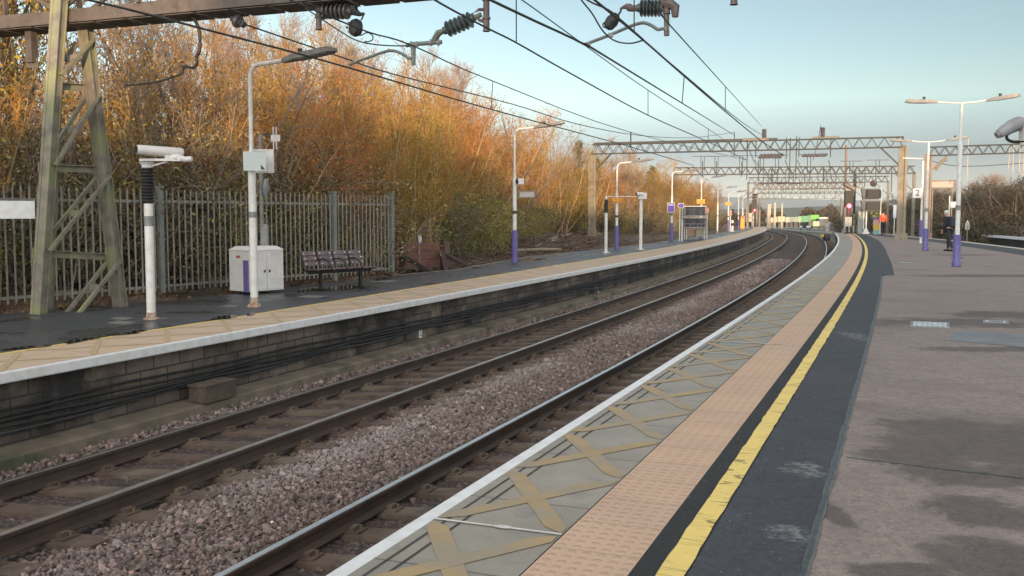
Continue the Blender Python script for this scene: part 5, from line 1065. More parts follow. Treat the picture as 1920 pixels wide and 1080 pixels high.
# --- neighbouring platform at the right with ramp
pts = [(1805, 451.5, .15), (1840, 439.5, ZR), (1925, 446.5, ZR), (2100, 460, ZR)]
A0, A1, A2 = G(1806, 451, .35), G(1841, 440, 1.0), G(1930, 447, 1.0); dv = (A2-A1); dv[2] = 0; dv /= np.linalg.norm(dv); nv = np.array([-dv[1], dv[0], 0]); nv = nv if nv[0] > 0 else -nv
A3 = A1+dv*60; t = tag(MB().add([A1, A3, A3+nv*4, A1+nv*4], [(0, 1, 2, 3)]).build('platform', ASPH_D), kind='structure')
A0 = A1-dv*7; A0[2] = -.3
MB().add([A1+np.array([0, 0, .003]), A3+np.array([0, 0, .003]), A3+nv*.5+np.array([0, 0, .003]), A1+nv*.5+np.array([0, 0, .003])], [(0, 1, 2, 3)]).build('white_edge', WHITE, t)
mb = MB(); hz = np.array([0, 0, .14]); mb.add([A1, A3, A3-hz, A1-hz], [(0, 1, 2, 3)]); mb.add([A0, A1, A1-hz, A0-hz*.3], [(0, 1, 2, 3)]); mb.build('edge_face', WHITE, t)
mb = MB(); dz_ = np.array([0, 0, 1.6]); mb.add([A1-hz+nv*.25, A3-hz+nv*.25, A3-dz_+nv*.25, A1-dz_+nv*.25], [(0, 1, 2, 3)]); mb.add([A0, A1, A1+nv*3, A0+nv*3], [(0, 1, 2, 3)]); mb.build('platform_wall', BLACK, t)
p = D(1905, 436, 58); p[2] = 1.0; p = A1+dv*14+nv*1.2; totem('striped information totem at the far right on the neighbouring platform', p, .28, zpx(396, p[1])-1.0, ((.22, TC[0], 'panel'), (.28, TC[1], 'panel'), (.26, TC[2], 'panel'), (.24, WHITE, 'top')))
p = D(1813, 447, 70); p[2] = .3; t = thing('sign_post', p, 'small spade shaped white sign beside the ramp of the neighbouring platform', 'sign post'); h = zpx(423, 70)-.3; MB().cyl((0, 0, 0), (0, 0, h), .04, 8).build('post', GREYM, t); MB().prism([(-.16, -.02), (.16, -.02), (.16, .02), (-.16, .02)], h-.3, h+.1).build('plate', pm('plate_sage', (.42, .43, .38)), t); MB().add([(-.16, -.03, h+.1), (.16, -.03, h+.1), (0, -.03, h+.42), (-.16, .03, h+.1), (.16, .03, h+.1), (0, .03, h+.42)], [(0, 1, 2), (5, 4, 3), (0, 2, 5, 3), (1, 4, 5, 2)]).build('peak', pm('plate_sage', (.4, .4, .4)), t)
# --- distant container train and lorries
def container(label, u0, u1, v0, v1, Y, cm, name='freight_container', cat='container', grp='distant containers beyond the tracks'):
    a, b_ = D(u0, v1, Y), D(u1, v1, Y); H = (v1-v0)*Y/F; L = b_[0]-a[0]; t = thing(name, (a+b_)/2, label, cat, grp); zb = -.55-t.location[2]
    mb = MB(); mb.box((0, 1.2, H/2), (L, 2.4, H)); bd = mb.build('body', cm, t); mb = MB(); n = max(4, int(L/.5))
    for i in range(n): mb.box((-L/2+L*(i+.5)/n, -.03, H/2), (L/n*.45, .06, H*.9))
    mb.build('corrugation', cm, bd); mb = MB()
    for q in (-1, 1): mb.box((q*L/2*.98, 1.2, H/2), (.12, 2.46, H+.04))
    mb.build('corner_post', cm, bd); MB().box((0, 1.2, zb/2), (L*.9, 1.8, -zb)).build('chassis', DARKM, t)
def cm(n, c): return pm('container_'+n, c, tuple(x*.8 for x in c), 1.5, .6)
Yc = 215
for u0, u1, v0, v1, n, c, lab in ((1441, 1457, 408, 417, 'cream', (.48, .42, .34), 'long cream container at the left end of the distant row'), (1459, 1471, 406, 416, 'beige', (.52, .46, .33), 'taller pale yellow container behind the thin posts'), (1473, 1480, 407, 417, 'sage', (.36, .42, .34), 'pale sage container in the distant row'), (1481, 1488, 407, 416, 'grey', (.27, .28, .30), 'mid grey container in the distant row'), (1489, 1497, 407, 416, 'olive', (.30, .36, .26), 'dull olive container in the distant row'), (1498, 1502, 406, 417, 'mint', (.32, .44, .33), 'narrow mint green container in the distant row'), (1503, 1515, 405, 416, 'green', (.10, .32, .16), 'dark green container in the distant row'), (1516, 1520, 405, 416, 'slate', (.23, .24, .26), 'narrow slate container next to the bright green one'), (1521, 1535, 403, 414, 'lime', (.16, .48, .07), 'bright lime green container, most vivid of the distant row')):
    container(lab, u0, u1, v0, v1, Yc, cm(n, c))
container('pale yellow green box under the lime container', 1525, 1535.5, 415, 424, Yc-6, cm('palegreen', (.46, .50, .34)))
container('dark flat roofed shed right of the lime container', 1536, 1553, 410, 424, Yc-4, cm('shed', (.10, .11, .12)), 'shed', 'shed', None); container('white roofed low shed behind the dark shed', 1536, 1552, 407.5, 411, Yc, cm('whiteroof', (.62, .62, .62)), 'shed', 'shed', None)
for i, (u, v) in enumerate(((1502, 423), (1514, 423.5), (1518, 423.5))):
    a = D(u, v, 150); t = thing('ground_signal', (a[0], a[1], -.35), ('leftmost of three tiny white ground signals before the containers', 'middle of three tiny white ground signals before the containers', 'rightmost of three tiny white ground signals before the containers')[i], 'ground signal', 'tiny ground signals before the containers')
    MB().box((0, 0, .45), (.12, .12, .9)).build('post', DARKM, t); MB().lathe([(0, .10), (.3, .17), (.7, .17), (1, .12)], (0, -.12, .95), (0, .06, .95), 12).build('disc', WHITE, t, True)
p = D(1556, 421, 150); t = thing('relay_cabinet', (p[0], p[1], -.4), 'pale rounded relay cabinet by the distant rails', 'cabinet'); MB().lathe([(0, .6), (.1, .62), (.7, .62), (.9, .45), (1, .2)], (0, 0, 0), (0, 0, zpx(416, 150)+.4), 14).build('body', pm('relay_pale', (.50, .47, .42), (.36, .33, .3), 3, .7), t, True); MB().box((0, -.6, .8), (.5, .08, 1.0)).build('door', GREYM, t)
p = D(1447, 424, 175); 
for i, (u, vt, w_, c) in enumerate(((1441, 383, .55, 'post_pinkish'), (1452, 380, .3, 'post_sand'), (1465.5, 381, .22, 'post_sand'))):
    p = D(u, 425, 165); t = thing('trackside_mast', (p[0], p[1], -.4), ('thick pinkish distant mast in front of the containers', 'middle sandy distant mast in front of the containers', 'thin sandy distant mast in front of the yellow container')[i], 'mast', 'distant masts before the containers'); h = zpx(vt, 165)+.4; MB().box((0, 0, h/2), (w_, w_, h)).build('post', pm(c, (.55, .40, .32) if i == 0 else (.50, .43, .30)), t); MB().box((0, 0, .3), (w_*2, w_*2, .6)).build('footing', CONC, t)
# --- black gully box and yellow block at the platform ramp
p = G(1560, 441, .6); t = thing('lineside_box', p, 'dark rounded box below the end of the right platform edge', 'box'); MB().lathe([(0, .3), (.5, .36), (1, .2)], (-.3, .6, -.5), (-.3, .6, .12), 12).build('body', BLACK, t, True); MB().box((-.75, .5, -.05), (.25, .4, .25)).build('yellow_block', pm('block_yellow', (.5, .36, .1)), t)
# ================================================================ people
SKIN = pm('skin', (.42, .26, .19), (.38, .23, .17), 6, .6); NAVY = pm('coat_navy', (.016, .019, .026), (.012, .014, .02), 9, .85); TROU = pm('trousers_dark', (.025, .027, .032), (.02, .021, .025), 9, .85); HIVIS = pm('hi_vis_orange', (.85, .10, .03), (.75, .08, .025), 6, .7); SHOE = pm('shoe_dark', (.03, .02, .018)); HAIRW = pm('hat_white', (.62, .62, .60), (.5, .5, .49), 9, .8); HAIRD = pm('hair_dark', (.02, .016, .014), (.03, .024, .02), 30, .7); PACK = pm('backpack_dark', (.014, .018, .026), (.02, .024, .034), 12, .7)
def skinned(name, J, E_, rad, mat, parent, root=0, lv=2):
    me = bpy.data.meshes.new(name); me.from_pydata([tuple(j) for j in J], E_, []); me.materials.append(mat); o = bpy.data.objects.new(name, me); COL.objects.link(o); o.parent = parent
    md = o.modifiers.new('Skin', 'SKIN'); md.use_smooth_shade = True; sv = me.skin_vertices[0].data
    for i, r in enumerate(rad): sv[i].radius = (r, r) if not isinstance(r, tuple) else r
    for i in range(len(J)): sv[i].use_root = (i == root)
    o.modifiers.new('Subdivision', 'SUBSURF').levels = lv; o.modifiers['Subdivision'].render_levels = lv; return o
def person(label, p, rz, H, step, coat, lean, hat, pack, jacket_len=.80):
    t = thing('person', p, label, 'person', None, rz); k = H/1.75; J = []; E_ = []; Rr = []
    def a(x, y, z, r, par=None):
        J.append((x*k, (y+lean*max(0, z-.9))*k, z*k)); Rr.append(r*k if not isinstance(r, tuple) else (r[0]*k, r[1]*k)); 
        if par is not None: E_.append((par, len(J)-1))
        return len(J)-1
    pel = a(0, 0, .96, (.15, .11)); wa = a(0, 0, 1.12, (.135, .10), pel); ch = a(0, .01, 1.32, (.165, .115), wa); ne = a(0, .015, 1.47, .058, ch); hd = a(0, .03, 1.57, (.070, .080), ne); hc = a(0, .035, 1.65, (.076, .092), hd); a(0, .03, 1.72, (.055, .065), hc)
    nose = a(0, .125, 1.60, .012, hd); 
    for q in (-1, 1): a(q*.078, .02, 1.61, .012, hd)
    P_ = {}
    for q in (-1, 1):
        sw = step*q; sh = a(q*.185, 0, 1.41, .062, ch); el_ = a(q*.235, -.04-sw*.35, 1.14, .046, sh); wr = a(q*.225, .08-sw*.75, .92, .030, el_); pa = a(q*.22, .10-sw*.80, .86, (.036, .02), wr)
        for fi, (dx, L) in enumerate(((-.028, .062), (-.010, .075), (.010, .072), (.028, .055))):
            k1 = a(q*.215, .105-sw*.80+dx, .815, .0095, pa); k2 = a(q*.21, .112-sw*.8+dx, .815-L*.55, .009, k1); a(q*.198, .12-sw*.8+dx, .815-L, .0078, k2)
        tb = a(q*.20, .135-sw*.8, .85, .011, pa); a(q*.192, .15-sw*.8, .815, .009, tb)
        hp = a(q*.088, 0, .90, .088, pel); kn = a(q*.095, .05+sw*.55, .50, .058, hp); an = a(q*.095, -.03+sw*1.0-abs(sw)*.1, .095, .038, kn); he = a(q*.095, .02+sw*1.0, .05, .036, an); a(q*.10, .14+sw*1.0, .035, .032, he)
        P_[q] = (sh, el_, wr, hp, kn, an)
    skinned('body', J, E_, Rr, SKIN, t)
    def sub(idx, edges, rad, name, mat): return skinned(name, [J[i] for i in idx], edges, [r*k if not isinstance(r, tuple) else (r[0]*k, r[1]*k) for r in rad], mat, t)
    L, R_ = P_[-1], P_[1]
    sub([pel, wa, ch, L[0], L[1], L[2], R_[0], R_[1], R_[2], ne], [(0, 1), (1, 2), (2, 3), (3, 4), (4, 5), (2, 6), (6, 7), (7, 8), (2, 9)], [(.185, .145), (.17, .13), (.195, .145), .082, .066, .048, .082, .066, .048, .075], 'jacket', coat)
    sub([pel, L[3], L[4], L[5], R_[3], R_[4], R_[5]], [(0, 1), (1, 2), (2, 3), (0, 4), (4, 5), (5, 6)], [(.155, .115), .100, .074, .058, .100, .074, .058], 'trousers', TROU)
    for q in (-1, 1):
        an = J[P_[q][5]]; MB().tube([np.array(an)+np.array([0, -.05, -.045])*k, np.array(an)+np.array([0, .03, -.045])*k, np.array(an)+np.array([0, .16, -.058])*k, np.array(an)+np.array([0, .215, -.065])*k], [.042*k, .05*k, .045*k, .025*k], 10).build('shoe', SHOE, t, True)
    hp_ = np.array(J[hc]); mb = MB(); mb.lathe([(0, .070*k), (.25, .098*k), (.6, .094*k), (.85, .07*k), (1, .03*k)], hp_+np.array([0, -.012, -.045])*k, hp_+np.array([0, -.008, .105])*k, 14)
    mb.build('hat' if hat is HAIRW else 'hair', hat, t, True)
    for q in (-1, 1): MB().lathe([(0, .006*k), (.5, .011*k), (1, .006*k)], np.array(J[hd])+np.array([q*.03, .066, .045])*k, np.array(J[hd])+np.array([q*.03, .076, .045])*k, 8).build('eye', BLACK, t)
    if pack:
        c_ = np.array(J[ch])+np.array([0, -.20, -.06])*k; mb = MB(); mb.lathe([(0, .09*k), (.12, .15*k), (.8, .14*k), (1, .08*k)], c_+np.array([0, 0, -.24])*k, c_+np.array([0, 0, .2])*k, 12); mb.build('backpack', PACK, t, True)
    return t
person('person in dark coat and white hat with backpack, walking behind the lamp post', at_right(1780, 471), .55, 1.60, .17, NAVY, .22, HAIRW, True)
person('person in a bright orange jacket and dark trousers standing by the striped totem', at_right(1655, 440), -.3, 1.66, .03, HIVIS, .0, HAIRD, False)
# ================================================================ unseen building added behind the camera to cast the long evening shade
bm_, nt_, b = nmat('shade_brick'); N = NB(nt_); br = N.n('ShaderNodeTexBrick'); br.inputs['Scale'].default_value = 4.4; N.l(N.pos(), br.inputs['Vector']); br.inputs['Color1'].default_value = (.26, .13, .09, 1); br.inputs['Color2'].default_value = (.20, .10, .075, 1); br.inputs['Mortar'].default_value = (.35, .32, .28, 1); N.l(br.outputs['Color'], b.inputs['Base Color']); b.inputs['Roughness'].default_value = .85
ROOF = pm('slate_roof', (.10, .105, .12), (.075, .08, .09), 4, .7)
def building(x0, x1, y0, y1, eave, ridge, label):
    t = thing('shade_building', ((x0+x1)/2, (y0+y1)/2, -.5), label, 'building'); W = x1-x0; Dp = y1-y0; e_ = eave+.5; r_ = ridge+.5
    w_ = MB().box((0, 0, e_/2), (W, Dp, e_)); w_.add([(-W/2, -Dp/2, e_), (-W/2, Dp/2, e_), (-W/2, 0, r_), (W/2, -Dp/2, e_), (W/2, Dp/2, e_), (W/2, 0, r_)], [(0, 2, 1), (3, 4, 5)]); w_.build('wall', bm_, t)
    mb = MB(); 
    for q in (-1, 1): mb.beam((0, q*(Dp/4+.2), (e_+r_)/2+.02), (0.01, q*(Dp/4+.2), (e_+r_)/2+.02), 1, 1) if False else None
    mb.add([(-W/2-.4, -Dp/2-.5, e_-.2), (W/2+.4, -Dp/2-.5, e_-.2), (W/2+.4, 0, r_+.12), (-W/2-.4, 0, r_+.12), (-W/2-.4, Dp/2+.5, e_-.2), (W/2+.4, Dp/2+.5, e_-.2)], [(0, 1, 2, 3), (3, 2, 5, 4)])
    mb.build('roof', ROOF, t)
    n = max(2, int(W/4.5))
    for i in range(n):
        x = -W/2+W*(i+.5)/n; f = MB().box((x, Dp/2+.03, 3.2), (1.5, .10, 1.9)).build('window', WHITE, t); MB().box((x, Dp/2+.09, 3.2), (1.25, .03, 1.65)).build('pane', WATER, f)
    return t
building(4, 78, -46, -36, 8.0, 10.2, 'long brick station building with slate roof behind the viewpoint'); building(-2.6, 3.99, -45, -37, 6.6, 8.4, 'lower brick wing at the end of the station building')
# ================================================================ trees
def segmesh(P0, P1, R0, R1, k):
    P0, P1 = np.array(P0), np.array(P1); R0, R1 = np.array(R0), np.array(R1); d = P1-P0; d /= np.linalg.norm(d, axis=1)[:, None]+1e-9
    ref = np.where(np.abs(d[:, 2:3]) < .9, [[0, 0, 1.]], [[1., 0, 0]]); x = np.cross(d, ref); x /= np.linalg.norm(x, axis=1)[:, None]; y = np.cross(d, x); a = np.arange(k)*2*math.pi/k
    ring = np.cos(a)[None, :, None]*x[:, None]+np.sin(a)[None, :, None]*y[:, None]
    V = np.concatenate([P0[:, None]+ring*R0[:, None, None], P1[:, None]+ring*R1[:, None, None]], 1); n = len(P0); b = (np.arange(n)*2*k)[:, None, None]
    j = np.arange(k); f = np.stack([j, (j+1) % k, (j+1) % k+k, j+k], -1)[None]+b
    return V.reshape(-1, 3), f.reshape(-1, 4)
def leafmesh(Cn, size, r, droop=.3):
    n = len(Cn); d = r.normal(size=(n, 3)); d /= np.linalg.norm(d, axis=1)[:, None]; e = r.normal(size=(n, 3)); e -= d*(e*d).sum(1)[:, None]; e /= np.linalg.norm(e, axis=1)[:, None]
    s_ = size*r.uniform(.6, 1.3, n)[:, None]; V = np.stack([Cn-d*s_, Cn+e*s_*.55, Cn+d*s_, Cn-e*s_*.55], 1); f = np.arange(n*4).reshape(n, 4)
    col = np.repeat(np.c_[r.random(n), r.random(n), r.random(n), np.ones(n)], 4, 0); return V.reshape(-1, 3), f, col
class Grow:
    def __init__(s, seed): s.r = np.random.default_rng(seed); s.big = []; s.small = []; s.tips = []
    def path(s, p, d, L, r0, r1, n, wob, upw, out):
        p = np.array(p, float); d = np.array(d, float); pts = [p]
        for i in range(n):
            d = d+s.r.normal(0, wob, 3)+np.array([0, 0, upw]); d /= np.linalg.norm(d); q = p+d*L/n; ra, rb = r0+(r1-r0)*i/n, r0+(r1-r0)*(i+1)/n; out.append((p, q, ra, rb)); p = q; pts.append(p)
        return pts, d
    def mesh(s, name, bark, twig, leaf, leafn, lsize, spread):
        V, f = segmesh(*map(np.array, zip(*s.big)), 6); tm = fastmesh(name+'_trunk', V, f, bark)
        parts = []; 
        V2, f2 = segmesh(*map(np.array, zip(*s.small)), 3); c2 = np.ones((len(V2), 4))*.5; fm = np.zeros(len(f2))
        if leafn:
            tp = np.array(s.tips); i = s.r.integers(0, len(tp), leafn); C_ = tp[i]+s.r.normal(0, spread, (leafn, 3)); V3, f3, c3_ = leafmesh(C_, lsize, s.r); f2 = np.concatenate([f2, f3+len(V2)]); V2 = np.concatenate([V2, V3]); c2 = np.concatenate([c2, c3_]); fm = np.concatenate([fm, np.ones(len(f3))])
        return tm, fastmesh(name+'_crown', V2, f2, None, c2, [twig, leaf], fm)
def dirv(r, tilt, az=None):
    az = r.uniform(0, 6.283) if az is None else az; return np.array([math.sin(tilt)*math.cos(az), math.sin(tilt)*math.sin(az), math.cos(tilt)])
def rot_off(d, ang, r):
    e = r.normal(size=3); e -= d*(e@d); e /= np.linalg.norm(e); return d*math.cos(ang)+e*math.sin(ang)
def thicket(seed, H=6.5, stems=7, bark=None, twig=None, leaf=None, leafn=2600, lsize=.036, lean=.26, side=15, tw=6, tr=.0065, lowtw=.22):
    g = Grow(seed); r = g.r; g.big.append((np.array([0, 0, -.35]), np.array([0, 0, .06]), .62, .40))
    for i in range(stems):
        d = dirv(r, abs(r.normal(0, lean))); h = H*r.uniform(.7, 1.02); base = np.array([r.normal(0, .35), r.normal(0, .35), -.15]); pts, _ = g.path(base, d, h, .045*r.uniform(.7, 1.3), .010, 8, .085, .035, g.big); pts = np.array(pts)
        for j in range(side):
            t = r.uniform(lowtw, .98); k = t*8; a = int(k); p = pts[a]+(pts[min(a+1, 8)]-pts[a])*(k-a); dd = pts[min(a+1, 8)]-pts[a] if a < 8 else d; dd = dd/np.linalg.norm(dd); L = (1.9*(1-t)+.55)*r.uniform(.6, 1.2)
            q, d2 = g.path(p, rot_off(dd, r.uniform(.45, 1.15), r), L, .014*(1.2-t*.6), .005, 4, .16, .07, g.small); q = np.array(q); g.tips += list(q[1:])
            for m_ in range(tw):
                b_ = q[r.integers(1, 5)]; q2, _ = g.path(b_, rot_off(d2, r.uniform(.3, .9), r), r.uniform(.25, .7), tr, tr*.55, 2, .2, .04, g.small); g.tips += q2[1:]
    return g.mesh('thicket', bark, twig, leaf, leafn, lsize, .07)
def tree(seed, H, bark, twig, leaf, leafn, lsize, trunk_r=.11, clear=.35, nb=20, spread_=.9, sub=7, tw=5, tr=.007, fork=False):
    g = Grow(seed); r = g.r; pts, _ = g.path((0, 0, -.2), dirv(r, .06), H, trunk_r, .02, 10, .05, .03, g.big); pts = np.array(pts)
    for j in range(nb):
        t = clear+(1-clear)*(j+r.random())/nb; k = t*10; a = min(int(k), 9); p = pts[a]+(pts[a+1]-pts[a])*(k-a); L = H*.36*(1.15-t)*r.uniform(.7, 1.25)*spread_+.4
        q, d2 = g.path(p, dirv(r, r.uniform(.5, .95)*(1.1-t*.5)), L, trunk_r*.42*(1.1-t), .010, 5, .10, .09, g.big); q = np.array(q)
        for m_ in range(sub):
            b_ = q[r.integers(1, 6)]; q2, d3 = g.path(b_, rot_off(d2, r.uniform(.3, .9), r), L*.45*r.uniform(.6, 1.2)+.2, .012, .006, 4, .12, .08, g.small); q2 = np.array(q2); g.tips += list(q2[1:])
            for n_ in range(tw): q3, _ = g.path(q2[r.integers(1, 5)], rot_off(d3, r.uniform(.3, .9), r), r.uniform(.25, .7), tr, tr*.5, 2, .15, .08, g.small); g.tips += q3[1:]
    return g.mesh('tree', bark, twig, leaf, leafn, lsize, .09)
def shrub(seed, H, W, leaf, leafn, lsize, bark, twig, stems=26):
    g = Grow(seed); r = g.r; g.big.append((np.array([0, 0, -.35]), np.array([0, 0, .05]), W*.36, W*.24))
    for i in range(stems):
        d = dirv(r, r.uniform(.05, .9)); pts, d2 = g.path((r.normal(0, W*.22), r.normal(0, W*.22), -.1), d, H*r.uniform(.6, 1.05), .018, .006, 6, .12, .02, g.big if i < 8 else g.small); pts = np.array(pts); g.tips += list(pts[2:])
        for j in range(9):
            q, _ = g.path(pts[r.integers(1, 7)], rot_off(d2, r.uniform(.4, 1.3), r), r.uniform(.3, .9)*W*.35+.1, .007, .004, 3, .2, -.01, g.small); g.tips += q[1:]
    return g.mesh('shrub', bark, twig, leaf, leafn, lsize, .16)
def pine(seed, H):
    g = Grow(seed); r = g.r; pts, _ = g.path((0, 0, -.2), (0, 0, 1), H, .09, .015, 8, .02, .02, g.big)
    for j in range(60):
        t = .25+.73*j/60; p = np.array([0, 0, H*t]); L = H*.22*(1.12-t)*r.uniform(.6, 1.2); q, d2 = g.path(p, dirv(r, r.uniform(1.0, 1.4)), L, .015, .005, 4, .08, .10, g.small); g.tips += q[1:]
        for m_ in range(4): q2, _ = g.path(q[r.integers(1, 5)], rot_off(d2, .7, r), L*.35, .006, .004, 2, .1, .08, g.small); g.tips += q2[1:]
    return g.mesh('pine', BARK_G, BARK_G, L_PINE, 4200, .07, .10)
PR = {'orange': [thicket(11+i, 6.6, 7, BARK_O, TWIG_O, L_ORANGE, 2600) for i in range(4)], 'gold': [thicket(31+i, 5.8, 8, BARK_O, TWIG_O, L_YELLOW, 2000, .036, .3) for i in range(3)],
      'bare': [tree(51+i, 8.2, BARK_G, TWIG_G, L_ORANGE, 160, .04, .10, .28, 24, 1.0, 9, 6, .0075) for i in range(3)], 'russet': [thicket(71+i, 7.2, 6, BARK_G, TWIG_G, L_ORANGE, 900, .042, .24, 15, 6) for i in range(3)],
      'yellow': [tree(91+i, 10.5, BARK_Y, BARK_Y, L_YELLOW, 3600, .055, .15, .22, 20, 1.0, 7, 4) for i in range(2)],
      'olive': [shrub(111+i, 2.9, 2.4, L_OLIVE, 6500, .034, BARK_G, TWIG_G) for i in range(3)], 'green': [shrub(121+i, 2.4, 2.0, L_GREEN, 4200, .04, BARK_G, BARK_Y) for i in range(2)], 'dull': [shrub(131+i, 2.6, 2.6, L_DULL, 3600, .06, BARK_G, TWIG_G, 34) for i in range(2)], 'pine': [pine(141, 6.0)], 'brown': [thicket(151+i, 5.5, 9, BARK_G, barkmat('twig_shaded', (.15, .115, .085), (.11, .085, .06)), L_DULL, 2600, .045, .42) for i in range(3)]}
cnt = {}
def plant(kind, p, sc_, label, cat, group, sxy=1.):
    i = cnt.get(kind, 0); cnt[kind] = i+1; tm, cm_ = PR[kind][i % len(PR[kind])]; nm = {'olive': 'shrub', 'green': 'shrub', 'dull': 'shrub', 'pine': 'pine_tree'}.get(kind, 'tree')
    t = thing(nm, p, label, cat, group, rng.uniform(0, 6.28)); t.scale = (sc_*sxy, sc_*sxy, sc_)
    link('trunk' if nm != 'shrub' else 'stem', tm, t); link('crown' if nm != 'shrub' else 'foliage', cm_, t); return t
def frontL(s): return np.interp(s, [0, 10, 14, 20, 25, 30, 36, 44, 55, 62, 75, 100, 135], [12.5, 11.8, 11.4, 10.6, 10.2, 10.6, 11.8, 13.6, 15.6, 15.0, 13.0, 11.8, 11.2])
ZONES = ((17, 'behind the lattice tower'), (23, 'behind the fence between tower and bench'), (30, 'behind the fence end and buffer stop'), (44, 'behind the cleared ground'), (66, 'around the concrete gantry post'), (200, 'in the far line behind the left platform'))
def zone(s): return next(z for a, z in ZONES if s < a)
NAMES = {'orange': 'slender tree with orange twigs', 'gold': 'bushy golden yellow tree', 'bare': 'leafless tree with grey pink twigs', 'russet': 'tall thin russet tree', 'yellow': 'tall tree with yellow leaves'}
for row, (off, step, hs) in enumerate(((0, 1.75, .92), (1.9, 1.9, 1.0), (4.2, 2.2, 1.06), (7.5, 2.7, 1.1), (12.0, 3.4, 1.12))):
    s = 7.+row*.7
    while s < 62:
        ss_ = s+rng.uniform(-.6, .6); d_ = float(frontL(ss_))+off+rng.uniform(-.6, .6); p_ = T(ss_, d_); p_[2] = float(bank(ss_, d_))-.05
        if row >= 2 and 29 < ss_ < 61 and rng.random() < .36: kd = 'bare'
        elif ss_ < 17 and row >= 1: kd = ('yellow', 'orange', 'gold', 'bare')[rng.integers(0, 4)] if row < 3 else 'bare'
        else: kd = ('orange', 'orange', 'gold', 'russet', 'orange', 'gold')[rng.integers(0, 6)]
        hs2 = hs*rng.uniform(.84, 1.1)*((.93 if ss_ > 29 else .85) if kd == 'bare' else (1 if ss_ < 27 else .98 if ss_ < 33 else 1.04))
        if kd == 'yellow': hs2 *= .75
        plant(kd, p_, hs2, NAMES[kd]+', '+zone(ss_), 'tree', 'woodland trees '+zone(ss_)+', '+kd)
        s += step*(1 if s < 29 else .82)
for row, (off, step) in enumerate(((0, 2.6), (3.0, 3.0), (7.0, 3.8))):
    s = 62.+row
    while s < 140:
        ss_ = s+rng.uniform(-.8, .8); d_ = float(frontL(ss_))+off+rng.uniform(-.8, .8); p_ = T(ss_, d_); p_[2] = float(bank(ss_, d_))-.1; kd = ('orange', 'gold', 'russet', 'orange')[rng.integers(0, 4)]
        plant(kd, p_, rng.uniform(.80, 1.02)*(1 if ss_ < 100 else .88), NAMES[kd]+', '+zone(ss_), 'tree', 'woodland trees '+zone(ss_)+', '+kd, 1.25); s += step
# yellow leaved trees with bright trunks at the left edge
for u, Y_, h_, lab in ((6, 21.5, 1.0, 'yellow leaved tree with its trunk on the left picture edge'), (33, 20.5, .95, 'yellow leaved tree just left of the tower leg'), (60, 22.0, 1.02, 'yellow leaved tree seen against the left leg of the tower'), (-60, 19, 1.0, 'yellow leaved tree whose crown enters at the top left corner')):
    p_ = D(u, 402, Y_); p_[2] = float(bank(*inv(p_)))-.1; plant('yellow', p_, h_, lab, 'tree', None)
# shrubs under the trees
for (s0, s1, off0, off1, n, kinds) in ((8, 27, -.05, 1.5, 36, ('olive', 'olive', 'green', 'olive')), (10, 27, 1.2, 3.4, 22, ('olive', 'green')), (26, 62, -1.0, .8, 42, ('green', 'green', 'green', 'olive')), (62, 135, -1.2, .3, 30, ('dull', 'green', 'olive'))):
    for i in range(n):
        ss_ = s0+(s1-s0)*(i+rng.random())/n; d_ = float(frontL(ss_))+rng.uniform(off0, off1)+(1.5 if 24.5 < ss_ < 33 else 0); p_ = T(ss_, d_); p_[2] = float(bank(ss_, d_))-.05; kd = kinds[rng.integers(0, len(kinds))]
        plant(kd, p_, rng.uniform(.75, 1.25)*(1.1 if ss_ < 27 else 1.05 if ss_ < 42 else .85), {'olive': 'dense olive grey shrub', 'green': 'yellow green leafy shrub', 'dull': 'dull brown straggly shrub'}[kd]+', '+zone(ss_), 'shrub', 'shrubs '+zone(ss_)+', '+kd)
for u, Y_, zt_, lab in ((1085, 80, 265, 'dark green pine rising above the brush beside the concrete gantry post'), (1120, 84, 300, 'smaller dark pine behind the left end of the second gantry'), (1222, 98, 312, 'lone green pine standing above the treeline left of the third gantry')):
    p_ = D(u, 402, Y_); p_[2] = float(bank(*inv(p_)))-.2; plant('pine', p_, (zpx(zt_, Y_)-p_[2])/6.0, lab, 'pine tree', None)
p_ = D(1165, 402, 78); p_[2] = 1.2; plant('bare', p_, .72, 'leafless tree with upright twigs above the boom of the second gantry', 'tree', None)
# right-hand hedge and trees beyond the neighbouring platform
for i in range(46):
    u = 1600+360*(i+rng.random())/46; Y_ = np.interp(u, [1600, 1700, 1800, 1850, 1960], [150, 118, 98, 82, 72])+rng.uniform(-4, 8); zt_ = np.interp(u, [1600, 1690, 1740, 1830, 1850, 1880, 1960], [398, 384, 352, 350, 346, 338, 330])+rng.uniform(-5, 7); p_ = D(u, 402, Y_); p_[2] = -.5; h_ = zpx(zt_, Y_)+.5
    kd = ('brown', 'brown', 'brown', 'bare')[rng.integers(0, 4)] if u > 1700 else 'brown'; b_ = {'brown': 5.5, 'russet': 7.2, 'bare': 8.2, 'dull': 2.6}[kd]  # brown kind carries the hedge's shade in its darker twig and leaf colours
    plant(kd, p_, h_/b_, {'brown': 'dim brown bushy tree', 'russet': 'thin brown tree', 'bare': 'leafless grey tree', 'dull': 'dull bushy tree'}[kd]+' in the dim hedge beyond the right platform', 'tree', 'hedge trees beyond the right platform, '+kd, {'brown': 1.9, 'russet': 1.7, 'bare': 1.5, 'dull': 1.0}[kd])
for i in range(44):
    u = 1590+380*(i+rng.random())/44; Y_ = np.interp(u, [1600, 1700, 1800, 1850, 1960], [135, 108, 88, 76, 68])+rng.uniform(-3, 3); p_ = D(u, 402, Y_); p_[2] = -.5; plant('dull', p_, rng.uniform(1.0, 1.35), 'dull olive bush at the foot of the dim hedge beyond the right platform', 'bush', 'bushes at the foot of the right hedge', 1.2)
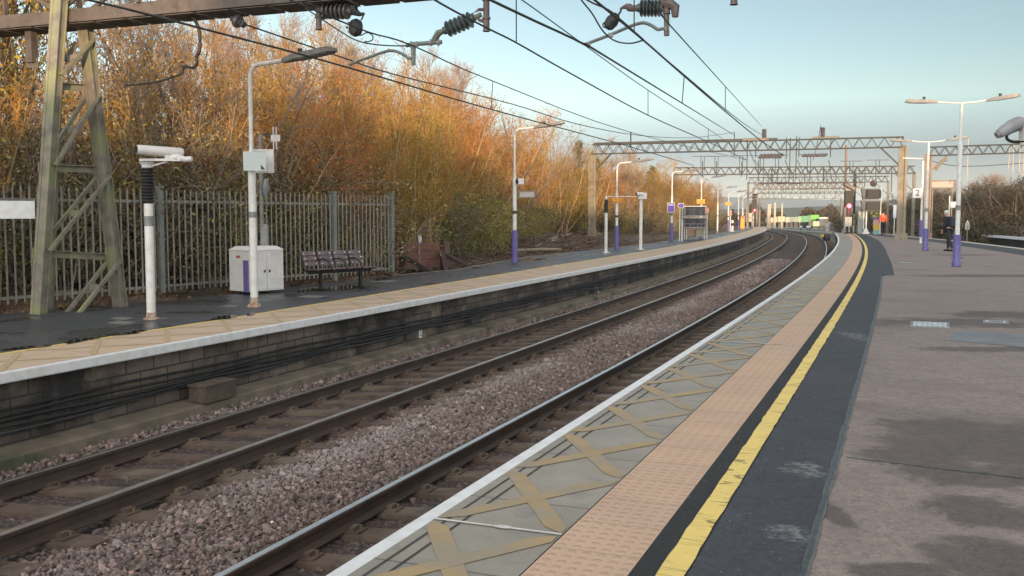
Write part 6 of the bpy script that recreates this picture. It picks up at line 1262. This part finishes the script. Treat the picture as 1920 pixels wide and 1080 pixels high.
# far-off wood and hedges as one mass
n = 16000; u = rng.uniform(1330, 1990, n); Y_ = rng.uniform(255, 300, n); base = np.stack([(u-960)/F*Y_, Y_, -.6+rng.random(n)**1.6*(3.6+1.6*np.sin(u*.05)+1.2*np.sin(u*.13))], -1)
V, f, c_ = leafmesh(base, .55, rng); tag(link('far_hedge', fastmesh('far_hedge', V, f, L_DULL, c_)), 'dull brown hedges and brush far behind the containers', 'hedge', kind='stuff')
# leaf litter and fallen twigs on the bank, brush piles in the clearing
n = 26000; s_ = rng.uniform(6, 62, n); d_ = backL(s_)+.05+rng.random(n)**1.3*6.5; P_ = T(s_, d_, bank(s_, d_)+rng.uniform(.0, .05, n)); V, f, c_ = leafmesh(P_, .05, rng)
tag(link('leaf_litter', fastmesh('leaf_litter', V, f, L_LITTER, c_)), 'fallen brown leaves over the bank behind the left platform', 'leaves', kind='stuff')
P0 = []; P1 = []
for i in range(1500):
    s_ = rng.uniform(26, 60); d_ = float(backL(s_))+.3+rng.random()*5.5; a = T(s_, d_); a[2] = float(bank(s_, d_))+rng.uniform(.0, .22); dd = rng.normal(size=3)*np.array([1, 1, .16]); dd /= np.linalg.norm(dd); P0.append(a); P1.append(a+dd*rng.uniform(.3, 1.5))
V, f = segmesh(P0, P1, rng.uniform(.008, .03, len(P0)), rng.uniform(.004, .015, len(P0)), 4)
tag(link('cut_brushwood', fastmesh('cut_brushwood', V, f, pm('brushwood', (.17, .125, .10), (.10, .075, .062), 3, .9))), 'cut branches strewn over the cleared bank', 'brushwood', kind='stuff')
for (u, v, L, ang, lab) in ((860, 478, 1.6, .9, 'pale cut log lying near the buffer stop in the brushwood'), (1010, 470, 2.2, .5, 'long pale log lying across the clearing beside the lamp post')):
    p_ = G(u, v, .95); t = thing('log', p_, lab, 'log', 'cut logs in the clearing', ang); MB().tube([(-L/2, 0, .02), (0, .04, .05), (L/2, 0, .03)], [.075, .07, .055], 9).build('trunk', CONC, t, True)
    MB().cyl((L/2-.001, 0, .03), (L/2+.006, 0, .03), .05, 9).build('cut_face', pm('wood_cut', (.5, .38, .24)), t)
# ================================================================ thin evening air
hm = bpy.data.materials.new('haze'); hm.use_nodes = True; hm.node_tree.nodes.clear(); v_ = hm.node_tree.nodes.new('ShaderNodeVolumePrincipled'); o_ = hm.node_tree.nodes.new('ShaderNodeOutputMaterial'); hm.node_tree.links.new(v_.outputs[0], o_.inputs['Volume'])
v_.inputs['Color'].default_value = (.82, .90, .96, 1); v_.inputs['Density'].default_value = .00016
mb = MB(); mb.box((0, 2700, 23.5), (8200, 6900, 51)); hz_ = mb.build('haze', hm); tag(hz_, kind='stuff')
